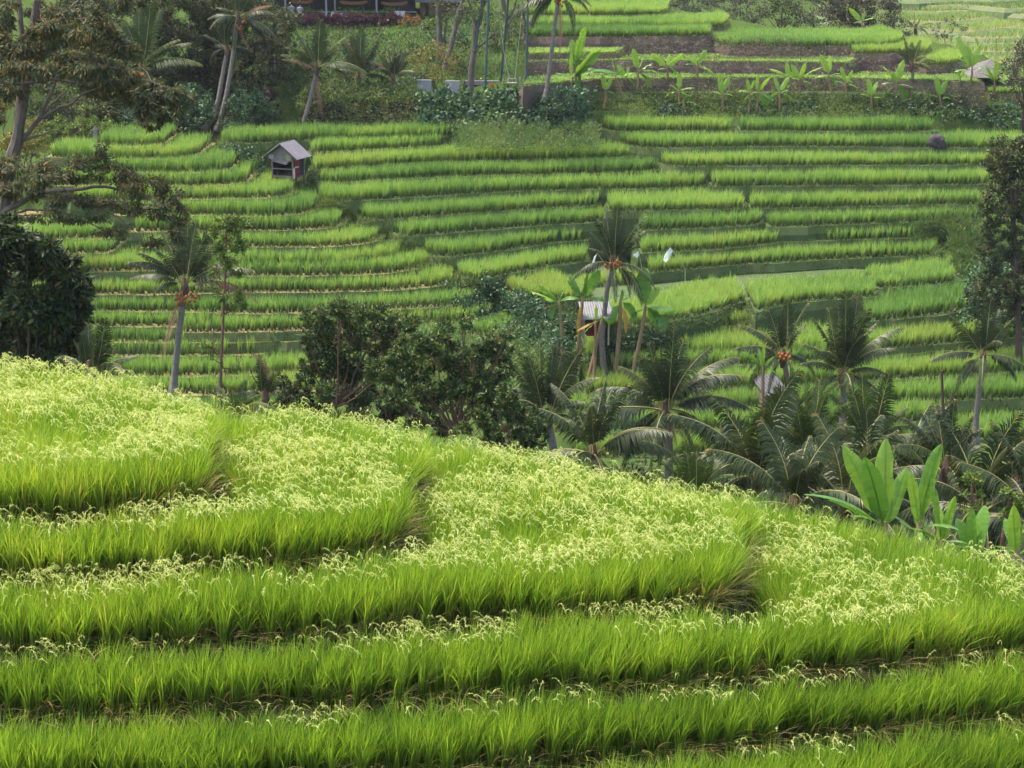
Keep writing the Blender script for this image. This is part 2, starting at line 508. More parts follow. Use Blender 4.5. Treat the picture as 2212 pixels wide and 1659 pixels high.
def land(P):
    x, y = P[:, 0], P[:, 1]
    zl = np.interp(y, *zip(*LP)); zr = np.interp(y, *zip(*RP))
    # where the two slopes meet a gully runs down towards the viewer
    gx = np.interp(y, [30, 100, 109, 114, 121, 132, 140, 150, 420], [2, 2, 1.1, -.7, -5.8, -12.7, -20, 3, 8])
    w = np.clip((x - gx) / np.interp(y, [30, 100, 140, 150], [10, 10, 8, 6]) * .5 + .5, 0, 1)
    w = w * w * (3 - 2 * w)
    # the land falls away behind the right end of the upper terraces
    zr = zr - np.clip((x - 24) / 8, 0, 1) * np.interp(y, [155, 160, 180, 215, 238], [0, 2.2, 5.6, 4.0, 0])
    z = zl * (1 - w) + zr * w
    g = np.exp(-((x - gx) / 2.2) ** 2) * np.interp(y, [90, 100, 138, 141], [0, .9, .9, 0])
    return z - g + .25 * np.sin(x * .35 + y * .21) * np.interp(y, [36, 60], [0, 1])

# between the beds of the far slopes the land follows the nearest beds, a little lower
_gx, _gy = np.arange(-60, 61, 1.0), np.arange(96, 182, 1.0)
_X, _Y = np.meshgrid(_gx, _gy)
_P = np.stack([_X.ravel(), _Y.ravel()], 1)
_lv = bed_level(_P)
_mk = ~np.isnan(_lv)
def _blur(a, s=3.0):
    k = np.exp(-.5 * (np.arange(-9, 10) / s) ** 2); k /= k.sum()
    a = np.apply_along_axis(lambda r: np.convolve(r, k, 'same'), 0, a)
    return np.apply_along_axis(lambda r: np.convolve(r, k, 'same'), 1, a)
_w = _blur(_mk.reshape(_X.shape).astype(float))
_l = _blur(np.where(_mk, _lv, 0).reshape(_X.shape))
_near = np.where(_w > 1e-4, _l / np.maximum(_w, 1e-4), 0)
_ww = np.clip(_w / .12, 0, 1)
def lie(P):
    z = land(P)
    fx = np.clip((P[:, 0] - _gx[0]), 0, len(_gx) - 1.001); fy = np.clip((P[:, 1] - _gy[0]), 0, len(_gy) - 1.001)
    i, j = fx.astype(int), fy.astype(int)
    a, b = fx - i, fy - j
    def bil(G): return (G[j, i] * (1 - a) * (1 - b) + G[j, i + 1] * a * (1 - b) + G[j + 1, i] * (1 - a) * b + G[j + 1, i + 1] * a * b)
    n, w = bil(_near) - .3, bil(_ww)
    out = (P[:, 0] < _gx[0]) | (P[:, 0] > _gx[-1]) | (P[:, 1] < _gy[0]) | (P[:, 1] > _gy[-1])
    w = np.where(out, 0, w)
    z = z * (1 - w) + n * w
    # a low rise carries the shed and its banana plants
    return np.maximum(z, -27.6 + 3.0 * np.exp(-((P[:, 0] - 3.6) / 3.2) ** 2 - ((P[:, 1] - 108.9) / 2.4) ** 2) - 8 * (np.hypot(P[:, 0] - 3.6, P[:, 1] - 108.9) > 6))

def ground(P):
    P = np.atleast_2d(np.asarray(P, float))
    z = bed_level(P)
    l = lie(P)
    return np.where(np.isnan(z), l, z)
_hx, _hy = np.arange(-46, 46.1, .2), np.arange(80, 212, .2)
_HG = None
def hit(u, v, y0=96.0, y1=210.0):
    """distance at which the line of sight through u, v meets the ground"""
    global _HG
    if _HG is None:
        X, Y = np.meshgrid(_hx, _hy)
        _HG = ground(np.stack([X.ravel(), Y.ravel()], 1)).reshape(X.shape)
    Y = np.arange(y0, y1, .2)
    r = ray(u, v)
    i = np.clip(np.round((r[0] / r[1] * Y - _hx[0]) / .2).astype(int), 0, len(_hx) - 1)
    j = np.clip(np.round((Y - _hy[0]) / .2).astype(int), 0, len(_hy) - 1)
    below = r[2] / r[1] * Y <= _HG[j, i] + .02
    return float(Y[np.argmax(below)]) if below.any() else y1
def gz(x, y):
    return float(ground([(x, y)])[0])

# ------------------------------------------------------------------ ground sheet and terrace slabs
def build_ground():
    xs = np.concatenate([np.linspace(-260, -95, 16), np.arange(-90, 91, 1.0), np.linspace(95, 260, 16)])
    ys = np.concatenate([np.linspace(-40, 10, 10), np.arange(12, 185, 1.0), np.arange(187, 260, 3), np.arange(265, 425, 8)])
    X, Y = np.meshgrid(xs, ys)
    P = np.stack([X.ravel(), Y.ravel()], 1)
    z = bed_level(P)
    l = lie(P)
    z = np.where(np.isnan(z), l, np.minimum(z - 1.3, np.maximum(l, z - 2.5)))
    nx, ny = len(xs), len(ys)
    i = np.arange(nx * ny).reshape(ny, nx)
    q = np.stack([i[:-1, :-1], i[:-1, 1:], i[1:, 1:], i[1:, :-1]], -1).reshape(-1, 4)
    tris = np.concatenate([q[:, [0, 1, 2]], q[:, [0, 2, 3]]])
    me = fast_mesh('terrain', np.column_stack([P, z]), tris)
    o = link('terrain', me, M['soil_green'])
    tag(o, 'green sloping ground of the valley and its gullies', 'ground', kind='structure')

def build_slabs():
    for zone, nm, lab, mat in (('near', 'near_terraces', 'stepped earth terraces of the near spur under the rice', 'bank_near'),
                          ('left', 'spur_terraces', 'earth terraces curving round the far left spur', 'bank_far'),
                          ('right', 'slope_terraces', 'earth terraces across the wide far slope', 'bank_far'),
                          ('upper', 'upper_terraces', 'bare brown banked terraces above the far slope', 'bank_brown'),
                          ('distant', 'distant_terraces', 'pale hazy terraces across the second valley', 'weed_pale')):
        mb = MB()
        for b in BEDS:
            if b['zone'] != zone: continue
            # finer outline so the edge can wander a little
            p = b['poly']; q = []
            step = {'near': .35, 'distant': 3}.get(zone, .8)
            for i in range(len(p)):
                a, c = p[i], p[(i + 1) % len(p)]
                n = max(1, int(np.hypot(*(c - a)) / step))
                for k in range(n): q.append(a + (c - a) * k / n)
            q = np.array(q)
            amp = {'near': .05, 'distant': .3}.get(zone, .09)
            q = q + rng.normal(0, amp, q.shape)
            n = len(q)
            cen = q.mean(0)
            z = b['z']
            nrm = np.stack([(np.roll(q, -1, 0) - np.roll(q, 1, 0))[:, 1], -(np.roll(q, -1, 0) - np.roll(q, 1, 0))[:, 0]], 1)
            nrm /= np.maximum(np.hypot(*nrm.T), 1e-6)[:, None]
            area = 0.5 * np.sum(q[:, 0] * np.roll(q[:, 1], -1) - np.roll(q[:, 0], -1) * q[:, 1])
            if area < 0: nrm = -nrm
            out = {'near': .1, 'distant': 1.0, 'upper': .15}.get(zone, .18)
            m1 = q + nrm * out
            m2 = q + nrm * out * 1.7
            vs = [(x, y, z) for x, y in q] + [(x, y, z - .5) for x, y in m1] + [(x, y, z - 2.8) for x, y in m2]
            fs = [tuple(range(n)) if area > 0 else tuple(range(n - 1, -1, -1))]
            for i in range(n):
                j = (i + 1) % n
                for o in (0, n):
                    f = (o + i, o + n + i, o + n + j, o + j)
                    fs.append(f if area > 0 else f[::-1])
            mb.add(vs, fs)
        o = mb.build(nm, [M[mat], M['path_tan']])
        if zone in ('left', 'distant'):       # the trodden level tops show as pale paths in front of the rice
            for p in o.data.polygons:
                if len(p.vertices) > 4: p.material_index = 1
        tag(o, lab, 'terrace', kind='structure')

# ------------------------------------------------------------------ blades
def blades(base, h, az, lean, wid, K=3, curve=1.8, rnd=None, wob=.25, twist=None):
    """curved tapering blades: base (n,3); returns verts, tris, rnd, t"""
    n = len(base)
    t = np.concatenate([np.linspace(0, 1, K + 1)[:-1] ** .85, [1.0]])
    d = np.stack([np.cos(az), np.sin(az)], 1)
    tw = az + np.pi / 2 + (rng.normal(0, .9, n) if twist is None else twist)
    wv = np.stack([np.cos(tw), np.sin(tw)], 1)
    V = []
    for k in range(K + 1):
        tk = t[k]
        off = lean * tk ** curve
        c = base.copy()
        c[:, :2] += d * off[:, None]
        c[:, 2] += h * tk * (1 - .22 * np.clip(lean / np.maximum(h, .01), 0, 2.5) * tk ** 2)
        if k < K:
            w = wid * (1 - .55 * tk ** 2) * (.75 if k == 0 else 1)
            ww = np.zeros_like(c); ww[:, :2] = wv * (w * .5)[:, None]
            V.append(c - ww); V.append(c + ww)
        else:
            V.append(c)
    nv = 2 * K + 1
    verts = np.stack(V, 1).reshape(-1, 3)
    o = (np.arange(n) * nv)[:, None]
    T = []
    for k in range(K - 1):
        T += [[2 * k, 2 * k + 1, 2 * k + 3], [2 * k, 2 * k + 3, 2 * k + 2]]
    T += [[2 * K - 2, 2 * K - 1, 2 * K]]
    tris = (o[:, :, None] + np.array(T)[None]).reshape(-1, 3)
    tt = np.tile(np.concatenate([np.repeat(t[:-1], 2), [1.0]]), n)
    rr = np.repeat(rng.random(n) if rnd is None else rnd, nv)
    return verts, tris, rr, tt

class Soup:
    def __init__(self): self.V, self.T, self.R, self.t, self.n = [], [], [], [], 0
    def add(self, v, t, r, tt):
        self.V.append(v); self.T.append(t + self.n); self.R.append(r); self.t.append(tt); self.n += len(v)
    def build(self, name, mat, parent=None):
        me = fast_mesh(name, np.concatenate(self.V), np.concatenate(self.T), {'rnd': np.concatenate(self.R), 't': np.concatenate(self.t)})
        return link(name, me, mat, parent)

def in_view(P, margin=.05, z=None):
    return np.abs(P[:, 0]) < P[:, 1] * .2572 * (1 + margin) + .6

def bed_points(b, step, gap, inset, higher):
    lo, hi = b['lo'].copy(), b['hi'].copy()
    lo[1] = max(lo[1], 18)
    xm = hi[1] * .2572 * 1.06 + 1
    lo[0], hi[0] = max(lo[0], -xm), min(hi[0], xm)
    xs = np.arange(lo[0], hi[0], step); ys = np.arange(lo[1], hi[1], step)
    X, Y = np.meshgrid(xs, ys)
    P = np.stack([X.ravel(), Y.ravel()], 1)
    P[:, 0] += (np.arange(len(ys)) % 2).repeat(len(xs)) * step * .5
    P += rng.normal(0, step * .16, P.shape)
    P = P[in_view(P)]
    P = P[inside(b['poly'], P)]
    for c in higher:
        m = (P[:, 0] > c['lo'][0] - 1) & (P[:, 0] < c['hi'][0] + 1) & (P[:, 1] > c['lo'][1] - 1) & (P[:, 1] < c['hi'][1] + 1)
        if not m.any(): continue
        idx = np.where(m)[0]
        bad = inside(c['poly'], P[idx])
        dd, _ = dist_line(c['poly'], P[idx])
        bad |= dd < gap
        keep = np.ones(len(P), bool); keep[idx[bad]] = False
        P = P[keep]
    dd, near = dist_line(b['poly'], P)
    k = dd > inset
    return P[k], dd[k], near[k]

def vnoise(P, s, seed=0):
    return np.array([mnoise.noise(Vector((x * s + seed * 17.3, y * s - seed * 9.1, seed * 3.7))) for x, y in P])
# ------------------------------------------------------------------ rice of the near spur
def near_rice():
    near = [b for b in BEDS if b['zone'] == 'near']
    gaps = {
        1: [(400, 1074), (470, 1069), (530, 1060), (553, 1036), (502, 985), (468, 948), (458, 905), (486, 872), (462, 868), (434, 900), (430, 930), (430, 980)],
        2: [(800, 1195), (880, 1184), (940, 1168), (962, 1140), (906, 1080), (888, 1045), (900, 990), (940, 925), (918, 922), (870, 985), (862, 1040), (850, 1100)],
        3: [(1500, 1322), (1600, 1304), (1684, 1298), (1710, 1284), (1628, 1200), (1604, 1150), (1606, 1100), (1660, 1062), (1630, 1060), (1582, 1090), (1580, 1150), (1560, 1200)],
    }
    pan_base = [.95, .85, .75, .42, .16, .10, .05]
    ang = lambda: None
    for i, b in enumerate(near):
        P, dd, nr = bed_points(b, .20, .2, .08, near[:i])
        if i in gaps:
            gp = pts_on(gaps[i], b['z'] + H_FG)
            P_in = inside(gp, P)
            d2, n2 = dist_line(gp, P)
            P, dd, nr, d2, n2 = P[~P_in], dd[~P_in], nr[~P_in], d2[~P_in], n2[~P_in]
            m = d2 < dd
            dd = np.where(m, d2, dd); nr = np.where(m[:, None], n2, nr)
        n = len(P)
        # lower height near ends, broad unevenness of the crop
        hn = vnoise(P, .55, i) * .12 + vnoise(P, 1.7, i + 9) * .08 + rng.normal(0, .045, n)
        hh = H_FG * (1.0 + hn)
        per = np.where(dd < .55, 66, 48)
        idx = np.repeat(np.arange(n), per)
        N = len(idx)
        base = np.zeros((N, 3))
        base[:, :2] = P[idx] + rng.normal(0, .028, (N, 2))
        base[:, 2] = b['z'] - .03
        az = rng.uniform(0, 2 * np.pi, N)
        lean = np.abs(rng.normal(.19, .12, N))
        outd = nr - P
        outd /= np.maximum(np.hypot(*outd.T), 1e-6)[:, None]
        edge = np.clip(1 - dd / .5, 0, 1)[idx]
        # the whole crop leans a little to the right with the wind; the edge leans out over the bank
        dx = np.cos(az) * lean + .07 + outd[idx, 0] * edge * rng.uniform(.0, .34, N)
        dy = np.sin(az) * lean - .02 + outd[idx, 1] * edge * rng.uniform(.0, .34, N)
        az = np.arctan2(dy, dx); lean = np.hypot(dx, dy)
        h = hh[idx] * rng.uniform(.72, 1.08, N)
        rnd = np.clip(rng.random(n)[idx] * .3 + rng.random(N) * .62 + (.08, .06, .03, 0, -.06, -.09, -.11)[i], 0, .86)
        # fallen and dry leaves low down at the open edge
        low = (rng.random(N) < .33 * edge)
        h = np.where(low, h * rng.uniform(.22, .6, N), h)
        lean = np.where(low, lean + rng.uniform(.1, .42, N), lean)
        rnd = np.where(low & (rng.random(N) < .75), .93 + rng.random(N) * .07, rnd)
        s = Soup()
        s.add(*blades(base, h, az, lean, rng.uniform(.009, .019, N), K=4, curve=2.0, rnd=rnd))
        # nose ends: dry straw splayed outward
        if i < 3:
            ends = {0: [(436, 962)], 1: [(886, 1050)], 2: [(1612, 1160)]}[i]
            e = np.array(onz(*ends[0], b['z'] + H_FG)[:2])
            de = np.hypot(*(P - e).T)
            m = np.where((de < 1.3) & (dd < .5))[0]
            if len(m):
                ix = np.repeat(m, 15); K_ = len(ix)
                bs = np.zeros((K_, 3)); bs[:, :2] = P[ix] + rng.normal(0, .05, (K_, 2)); bs[:, 2] = b['z']
                a2 = np.arctan2(outd[ix, 1], outd[ix, 0]) * .5 + rng.normal(-.1, .5, K_)
                s.add(*blades(bs, rng.uniform(.2, .75, K_), a2, rng.uniform(.2, .55, K_), rng.uniform(.011, .02, K_), K=4, curve=1.6,
                              rnd=np.where(rng.random(K_) < .55, .93 + .07 * rng.random(K_), .5 + .36 * rng.random(K_))))
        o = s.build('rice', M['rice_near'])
        labs = ['tall rice with dense pale seed heads, highest bed on the near spur',
                'rice bed with seed heads just below the highest near bed',
                'broad rice bed with patchy seed heads in the middle of the near spur',
                'long rice row with few seed heads crossing the near spur',
                'green rice row with a thin line of seed heads',
                'green rice row second from the bottom of the near spur',
                'lowest green rice row at the very front']
        tag(o, labs[i], 'rice', 'rice beds on the near spur', 'stuff')
        # ---- seed heads
        mask = (vnoise(P, .5, 31 + i) * 1.5 + vnoise(P, 1.5, 77 + i) * .9)
        prob = np.clip(pan_base[i] * 1.05 + mask * .8 - (.16 if i < 3 else .16), 0, 1)
        x = P[:, 0] / P[:, 1]
        if i == 0:
            prob *= np.clip((37.0 - P[:, 1] + (x + .257) * 12) / 2.0, .05, 1)
        if i in (1, 2):
            prob *= np.where(dd < .35, .75, 1)
        if i == 3:
            prob *= np.clip((x + .28) / .3, .55, 1.15)
        cnt = rng.poisson(prob * (5.6 if i < 3 else 5.0 if i == 3 else 3.2))
        idx = np.repeat(np.arange(n), cnt)
        if len(idx) == 0: continue
        N = len(idx)
        d_az = rng.normal(.15, 1.25, N)
        L = rng.uniform(.14, .26, N)
        root = np.zeros((N, 3))
        root[:, :2] = P[idx] + rng.normal(0, .07, (N, 2))
        root[:, 2] = b['z'] + hh[idx] * rng.uniform(.86, 1.0, N) + .01
        dirx = np.stack([np.cos(d_az), np.sin(d_az)], 1)
        def axis(t):                  # the arched stalk of the head
            c = root.copy()
            c[:, :2] += dirx * (L * (.08 + 1.0 * t ** 1.25) * .85)[:, None] if np.isscalar(t) else dirx * (L * (.08 + 1.0 * t ** 1.25) * .85)[:, None]
            c[:, 2] += L * (1.05 * t - 1.25 * t ** 2)
            return c
        A = 22
        ta = rng.uniform(.12, 1.0, (N, A)); ta.sort(1)
        st = []; en = []
        for k in range(A):
            t = ta[:, k]
            p0 = axis(t); p1 = axis(np.minimum(t + .06, 1.06))
            tg = p1 - p0; tg /= np.maximum(np.linalg.norm(tg, axis=1), 1e-6)[:, None]
            side = rng.normal(0, .42, (N, 3)); side[:, 2] -= .18
            dv = tg + side; dv /= np.linalg.norm(dv, axis=1)[:, None]
            ln = rng.uniform(.022, .05, N)[:, None]
            st.append(p0); en.append(p0 + dv * ln)
        st = np.concatenate(st); en = np.concatenate(en)
        dv = en - st
        wv = np.cross(dv, rng.normal(0, 1, dv.shape)); wv /= np.maximum(np.linalg.norm(wv, axis=1), 1e-9)[:, None]
        w = rng.uniform(.0026, .0048, len(st))[:, None]
        mid = st + dv * .4
        V = np.stack([st, mid - wv * w, mid + wv * w, en], 1).reshape(-1, 3)
        o_ = (np.arange(len(st)) * 4)[:, None, None]
        T = (o_ + np.array([[0, 1, 2], [1, 3, 2]])[None]).reshape(-1, 3)
        R = np.repeat(np.tile(rng.random(N) * .5, A) + rng.random(len(st)) * .38, 4)
        # stalks
        sv = []
        for t in (0.0, .3, .6, 1.0):
            sv.append(axis(np.full(N, t)))
        k_ = len(V)
        wv2 = np.stack([-dirx[:, 1], dirx[:, 0], np.zeros(N)], 1) * .0022
        SV = np.stack([q for c in sv for q in (c - wv2, c + wv2)], 1).reshape(-1, 3)
        o2 = (np.arange(N) * 8)[:, None, None] + k_
        T2 = (o2 + np.array([[0, 1, 3], [0, 3, 2], [2, 3, 5], [2, 5, 4], [4, 5, 7], [4, 7, 6]])[None]).reshape(-1, 3)
        me = fast_mesh('seed_heads', np.concatenate([V, SV]), np.concatenate([T, T2]),
                       {'rnd': np.concatenate([R, np.full(len(SV), .2)]), 't': np.ones(len(V) + len(SV))})
        sh = link('seed_heads', me, M['panicle'], o)
        tag(sh, kind='stuff')
    # grassy gaps and trodden edges between the beds
    s = Soup()
    for i, b in enumerate(near):
        pts = []
        pl = b['poly']
        for k in range(len(pl)):
            a, c = pl[k], pl[(k + 1) % len(pl)]
            m = int(np.hypot(*(c - a)) * 70)
            if m: pts.append(a + (c - a) * rng.random((m, 1)) + rng.normal(0, .10, (m, 2)))
        if i in gaps:
            gp = pts_on(gaps[i], b['z'] + H_FG)
            lo, hi = gp.min(0), gp.max(0)
            q = lo + (hi - lo) * rng.random((60000, 2))
            pts.append(q[inside(gp, q)])
        P = np.concatenate(pts); P = P[in_view(P)]
        z = bed_level(P); z = np.where(np.isnan(z), b['z'] - .6, z)
        # grass hanging on the bank face
        cen = pl.mean(0)
        f_ = []
        for k in range(len(pl)):
            a, c = pl[k], pl[(k + 1) % len(pl)]
            d_ = c - a; m = int(np.hypot(*d_) * 120)
            if not m: continue
            n_ = np.array((d_[1], -d_[0])) / max(np.hypot(*d_), 1e-6)
            u_ = rng.random(m)
            q = a + d_ * rng.random((m, 1)) + n_ * (.03 + u_ * .16)[:, None]
            f_.append(np.column_stack([q, b['z'] - u_ * .6, np.full(m, np.arctan2(n_[1], n_[0]))]))
        F = np.concatenate(f_); F = F[in_view(F)]; nf_ = len(F)
        s.add(*blades(F[:, :3], rng.uniform(.05, .24, nf_), F[:, 3] + rng.normal(0, .8, nf_), rng.uniform(.03, .2, nf_), rng.uniform(.007, .014, nf_), K=3,
                      rnd=np.where(rng.random(nf_) < .25, .93 + .06 * rng.random(nf_), rng.random(nf_) * .85)))
        N = len(P)
        bs = np.column_stack([P, z - .02])
        s.add(*blades(bs, rng.uniform(.10, .36, N), rng.uniform(0, 6.28, N), rng.uniform(.02, .18, N), rng.uniform(.006, .013, N), K=3,
                      rnd=np.where(rng.random(N) < .3, .93 + .06 * rng.random(N), rng.random(N) * .85)))
    o = s.build('bank_grass', M['weed_near'])
    tag(o, 'short grass and straw along the near terrace edges', 'grass', kind='stuff')

# ------------------------------------------------------------------ rice of the far slopes
def far_rice():
    labs = {'left': 'young green rice in curved rows on the far left spur',
            'right': 'green rice in long rows across the wide far slope',
            'upper': 'bright rice on the upper terraces beyond the banana plants',
            'distant': 'pale rice on hazy terraces across the second valley'}
    order = sorted([b for b in BEDS if b['zone'] != 'near'], key=lambda b: -b['z'])
    weeds = Soup()
    for zone in ('left', 'right', 'upper', 'distant'):
        s = Soup()
        beds = [b for b in BEDS if b['zone'] == zone]
        for bi, b in enumerate(beds):
            h0 = b.get('h', H_FAR)
            higher = [c for c in BEDS if c['zone'] != 'near' and c['z'] > b['z'] + .02 and c is not b]
            f = b['front']
            # the grassy lip and bank in front of each bed
            if zone != 'distant':
                # front and both ends
                e0, e1 = f[0] + np.array((0, 3.0)), f[-1] + np.array((0, 3.0))
                ff = np.vstack([e0, f, e1])
                seg = np.diff(ff, axis=0); ln = np.hypot(*seg.T)
                m = int(ln.sum() * (85 if zone != 'upper' else 60))
                k = rng.choice(len(seg), m, p=ln / ln.sum())
                q = ff[k] + seg[k] * rng.random((m, 1))
                nr_ = np.stack([seg[:, 1], -seg[:, 0]], 1) / np.maximum(ln, 1e-6)[:, None]
                u_ = rng.random(m) ** 1.3
                q = q + nr_[k] * (u_ * .30 + (.02 if zone == 'left' else -.07))[:, None]
                bs = np.column_stack([q, b['z'] - np.clip(u_ - .25, 0, 1) * (1.25 if zone != 'upper' else .5)])
                kk = in_view(bs); bs = bs[kk]; m = len(bs)
                oa = np.arctan2(nr_[k][kk][:, 1], nr_[k][kk][:, 0]) + rng.normal(0, .9, m)
                weeds.add(*blades(bs, rng.uniform(.06, .27, m), oa, rng.uniform(.04, .22, m), rng.uniform(.022, .055, m), K=2,
                                  rnd=rng.random(m)))
            if h0 <= 0: continue
            step = {'left': .31, 'right': .31, 'upper': .28, 'distant': .8}[zone]
            P, dd, nr = bed_points(b, step, .24, {'left': .26, 'right': .2}.get(zone, .10), higher)
            if len(P) == 0: continue
            # distance back from the front edge
            d_f, nf = dist_line(f, P, closed=False)
            if zone in ('left', 'right'):
                k = d_f < 4.5
                P, dd, nr, d_f = P[k], dd[k], nr[k], d_f[k]
            n = len(P)
            hn = vnoise(P, .3, bi) * .12 + vnoise(P, 1.1, bi + 3) * .10 + rng.normal(0, .07, n)
            hh = h0 * (1 + hn) * (rng.uniform(.92, 1.1) if zone != 'upper' else 1)
            per = np.where(d_f < .8, 22, np.where(d_f < 2, 15, 11))
            if zone == 'distant': per = np.full(n, 5)
            idx = np.repeat(np.arange(n), per)
            N = len(idx)
            base = np.zeros((N, 3))
            base[:, :2] = P[idx] + rng.normal(0, .035 if zone != 'distant' else .2, (N, 2))
            base[:, 2] = b['z']
            az = rng.uniform(0, 2 * np.pi, N); lean = np.abs(rng.normal(.17, .10, N))
            outd = nr - P; outd /= np.maximum(np.hypot(*outd.T), 1e-6)[:, None]
            edge = np.clip(1 - dd / .5, 0, 1)[idx]
            dx = np.cos(az) * lean + outd[idx, 0] * edge * rng.uniform(0, .22, N) + .03
            dy = np.sin(az) * lean + outd[idx, 1] * edge * rng.uniform(0, .22, N)
            tone = rng.normal(0, .13)
            rnd = np.clip(rng.random(n)[idx] * .4 + rng.random(N) * .5 + tone, 0, .86)
            low = rng.random(N) < .10 * edge
            h = hh[idx] * rng.uniform(.72, 1.06, N) * np.where(low, .4, 1)
            rnd = np.where(low, .93 + .07 * rng.random(N), rnd)
            wid = rng.uniform(.028, .055, N) * (2.6 if zone == 'distant' else 1)
            s.add(*blades(base, h, np.arctan2(dy, dx), np.hypot(dx, dy) + np.where(low, .15, 0), wid, K=2, rnd=rnd))
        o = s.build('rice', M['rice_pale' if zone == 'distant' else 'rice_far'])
        tag(o, labs[zone], 'rice', 'rice on the far terraces', 'stuff')
    o = weeds.build('bank_grass', M['weed_far'])
    tag(o, 'rough grass on the banks between the far terraces', 'grass', kind='stuff')
# ------------------------------------------------------------------ plants
M['bark_palm'] = surf_mat('bark_palm', (.085, .07, .062), (.20, .175, .155), scale=2.5, stretch=(1, 1, 5), rough=.9, bump=.8, c3=(.13, .115, .10))
M['bark_grey'] = surf_mat('bark_grey', (.075, .056, .048), (.18, .145, .125), scale=3, stretch=(1, 1, .5), rough=.9, bump=.5)
M['bark_dark'] = surf_mat('bark_dark', (.055, .035, .03), (.11, .07, .055), scale=4, stretch=(1, 1, .5), rough=.9, bump=.5)
M['bark_red'] = surf_mat('bark_red', (.10, .05, .04), (.19, .10, .075), scale=5, rough=.9, bump=.4)
M['stem_banana'] = surf_mat('stem_banana', (.13, .12, .04), (.26, .17, .09), scale=4, stretch=(1, 1, .4), c3=(.12, .06, .05), bump=.4)
M['fibre'] = surf_mat('fibre', (.035, .02, .022), (.09, .05, .04), scale=6, c3=(.15, .09, .04), bump=.6)
M['rachis'] = surf_mat('rachis', (.20, .20, .06), (.32, .27, .10), scale=3, bump=0, rough=.5)
M['nut_orange'] = surf_mat('nut_orange', (.20, .06, .012), (.33, .12, .02), scale=6, bump=0, rough=.45)
M['nut_green'] = surf_mat('nut_green', (.22, .24, .06), (.34, .30, .09), scale=6, bump=0, rough=.45)
PALM = [(0, (.018, .031, .013)), (.5, (.037, .056, .021)), (.85, (.078, .10, .032)), (.93, (.20, .15, .05)), (1, (.26, .15, .07))]
M['palm_leaf'] = leaf_mat('palm_leaf', PALM, trans=.22, rough=.42, spec=.32, patch=.12)
M['palm_bright'] = leaf_mat('palm_bright', [(0, (.026, .05, .014)), (.6, (.056, .09, .02)), (.9, (.12, .14, .03)), (1, (.24, .17, .06))], trans=.3, rough=.48, spec=.25, patch=.15)
M['palm_dead'] = leaf_mat('palm_dead', [(0, (.20, .10, .075)), (.6, (.32, .17, .12)), (1, (.40, .27, .18))], trans=.15, rough=.8, spec=.1)
M['banana_leaf'] = leaf_mat('banana_leaf', [(0, (.07, .17, .03)), (.45, (.12, .26, .035)), (.9, (.24, .38, .05))], trans=.38, rough=.35, spec=.5, patch=0, tcol=1.3)
M['banana_dead'] = leaf_mat('banana_dead', [(0, (.26, .16, .04)), (1, (.42, .25, .05))], trans=.2, rough=.7)
def _leafy(name, lo, mid, hi, stray=None, k=.82, trans=.28, rough=.5, spec=.25, patch=.22, ps=.5):
    lo, mid, hi = (tuple(x * k for x in c) for c in (lo, mid, hi))
    st = [(0, lo), (.5, mid), (.9, hi)] + ([(.96, stray), (1, stray)] if stray else [])
    M[name] = leaf_mat(name, st, trans=trans, rough=rough, spec=spec, patch=patch, pscale=ps)
_leafy('leaf_feather', (.030, .048, .026), (.060, .075, .034), (.12, .105, .04), (.27, .13, .05), trans=.3, rough=.6, spec=.2, k=1.25)
_leafy('leaf_dark', (.016, .030, .014), (.030, .052, .018), (.07, .11, .025), (.16, .11, .03), rough=.45, spec=.3)
_leafy('leaf_shrub', (.026, .056, .020), (.055, .10, .028), (.13, .21, .04), (.2, .13, .03), rough=.45, spec=.3)
_leafy('leaf_wood', (.028, .048, .022), (.052, .078, .030), (.12, .16, .035), (.2, .12, .05))
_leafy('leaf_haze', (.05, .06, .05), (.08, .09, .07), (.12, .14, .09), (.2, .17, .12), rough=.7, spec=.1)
_leafy('leaf_plum', (.045, .035, .045), (.07, .06, .06), (.085, .11, .05), (.2, .15, .06), rough=.6, spec=.2)
_leafy('leaf_yellow', (.10, .10, .02), (.19, .19, .03), (.28, .24, .05), (.34, .2, .05))
_leafy('leaf_light', (.06, .12, .025), (.11, .19, .03), (.2, .28, .05), (.26, .22, .05))
_leafy('leaf_teal', (.02, .065, .03), (.035, .10, .04), (.07, .16, .05), (.14, .2, .05), spec=.5)
_leafy('leaf_purple', (.045, .018, .035), (.075, .028, .05), (.11, .045, .06), (.16, .05, .07), rough=.55)
_leafy('leaf_croton', (.14, .05, .02), (.30, .10, .025), (.42, .17, .03), (.3, .22, .04))

def fast_mesh2(name, V, T, R, mi=None, t=None):
    me = fast_mesh(name, V, T, {'rnd': R, 't': np.ones(len(V)) if t is None else t})
    if mi is not None:
        me.polygons.foreach_set('material_index', np.asarray(mi, dtype=np.int32))
    return me

def bez(P0, P1, P2, n):
    t = np.linspace(0, 1, n)[:, None]
    return (1 - t) ** 2 * P0 + 2 * t * (1 - t) * P1 + t ** 2 * P2

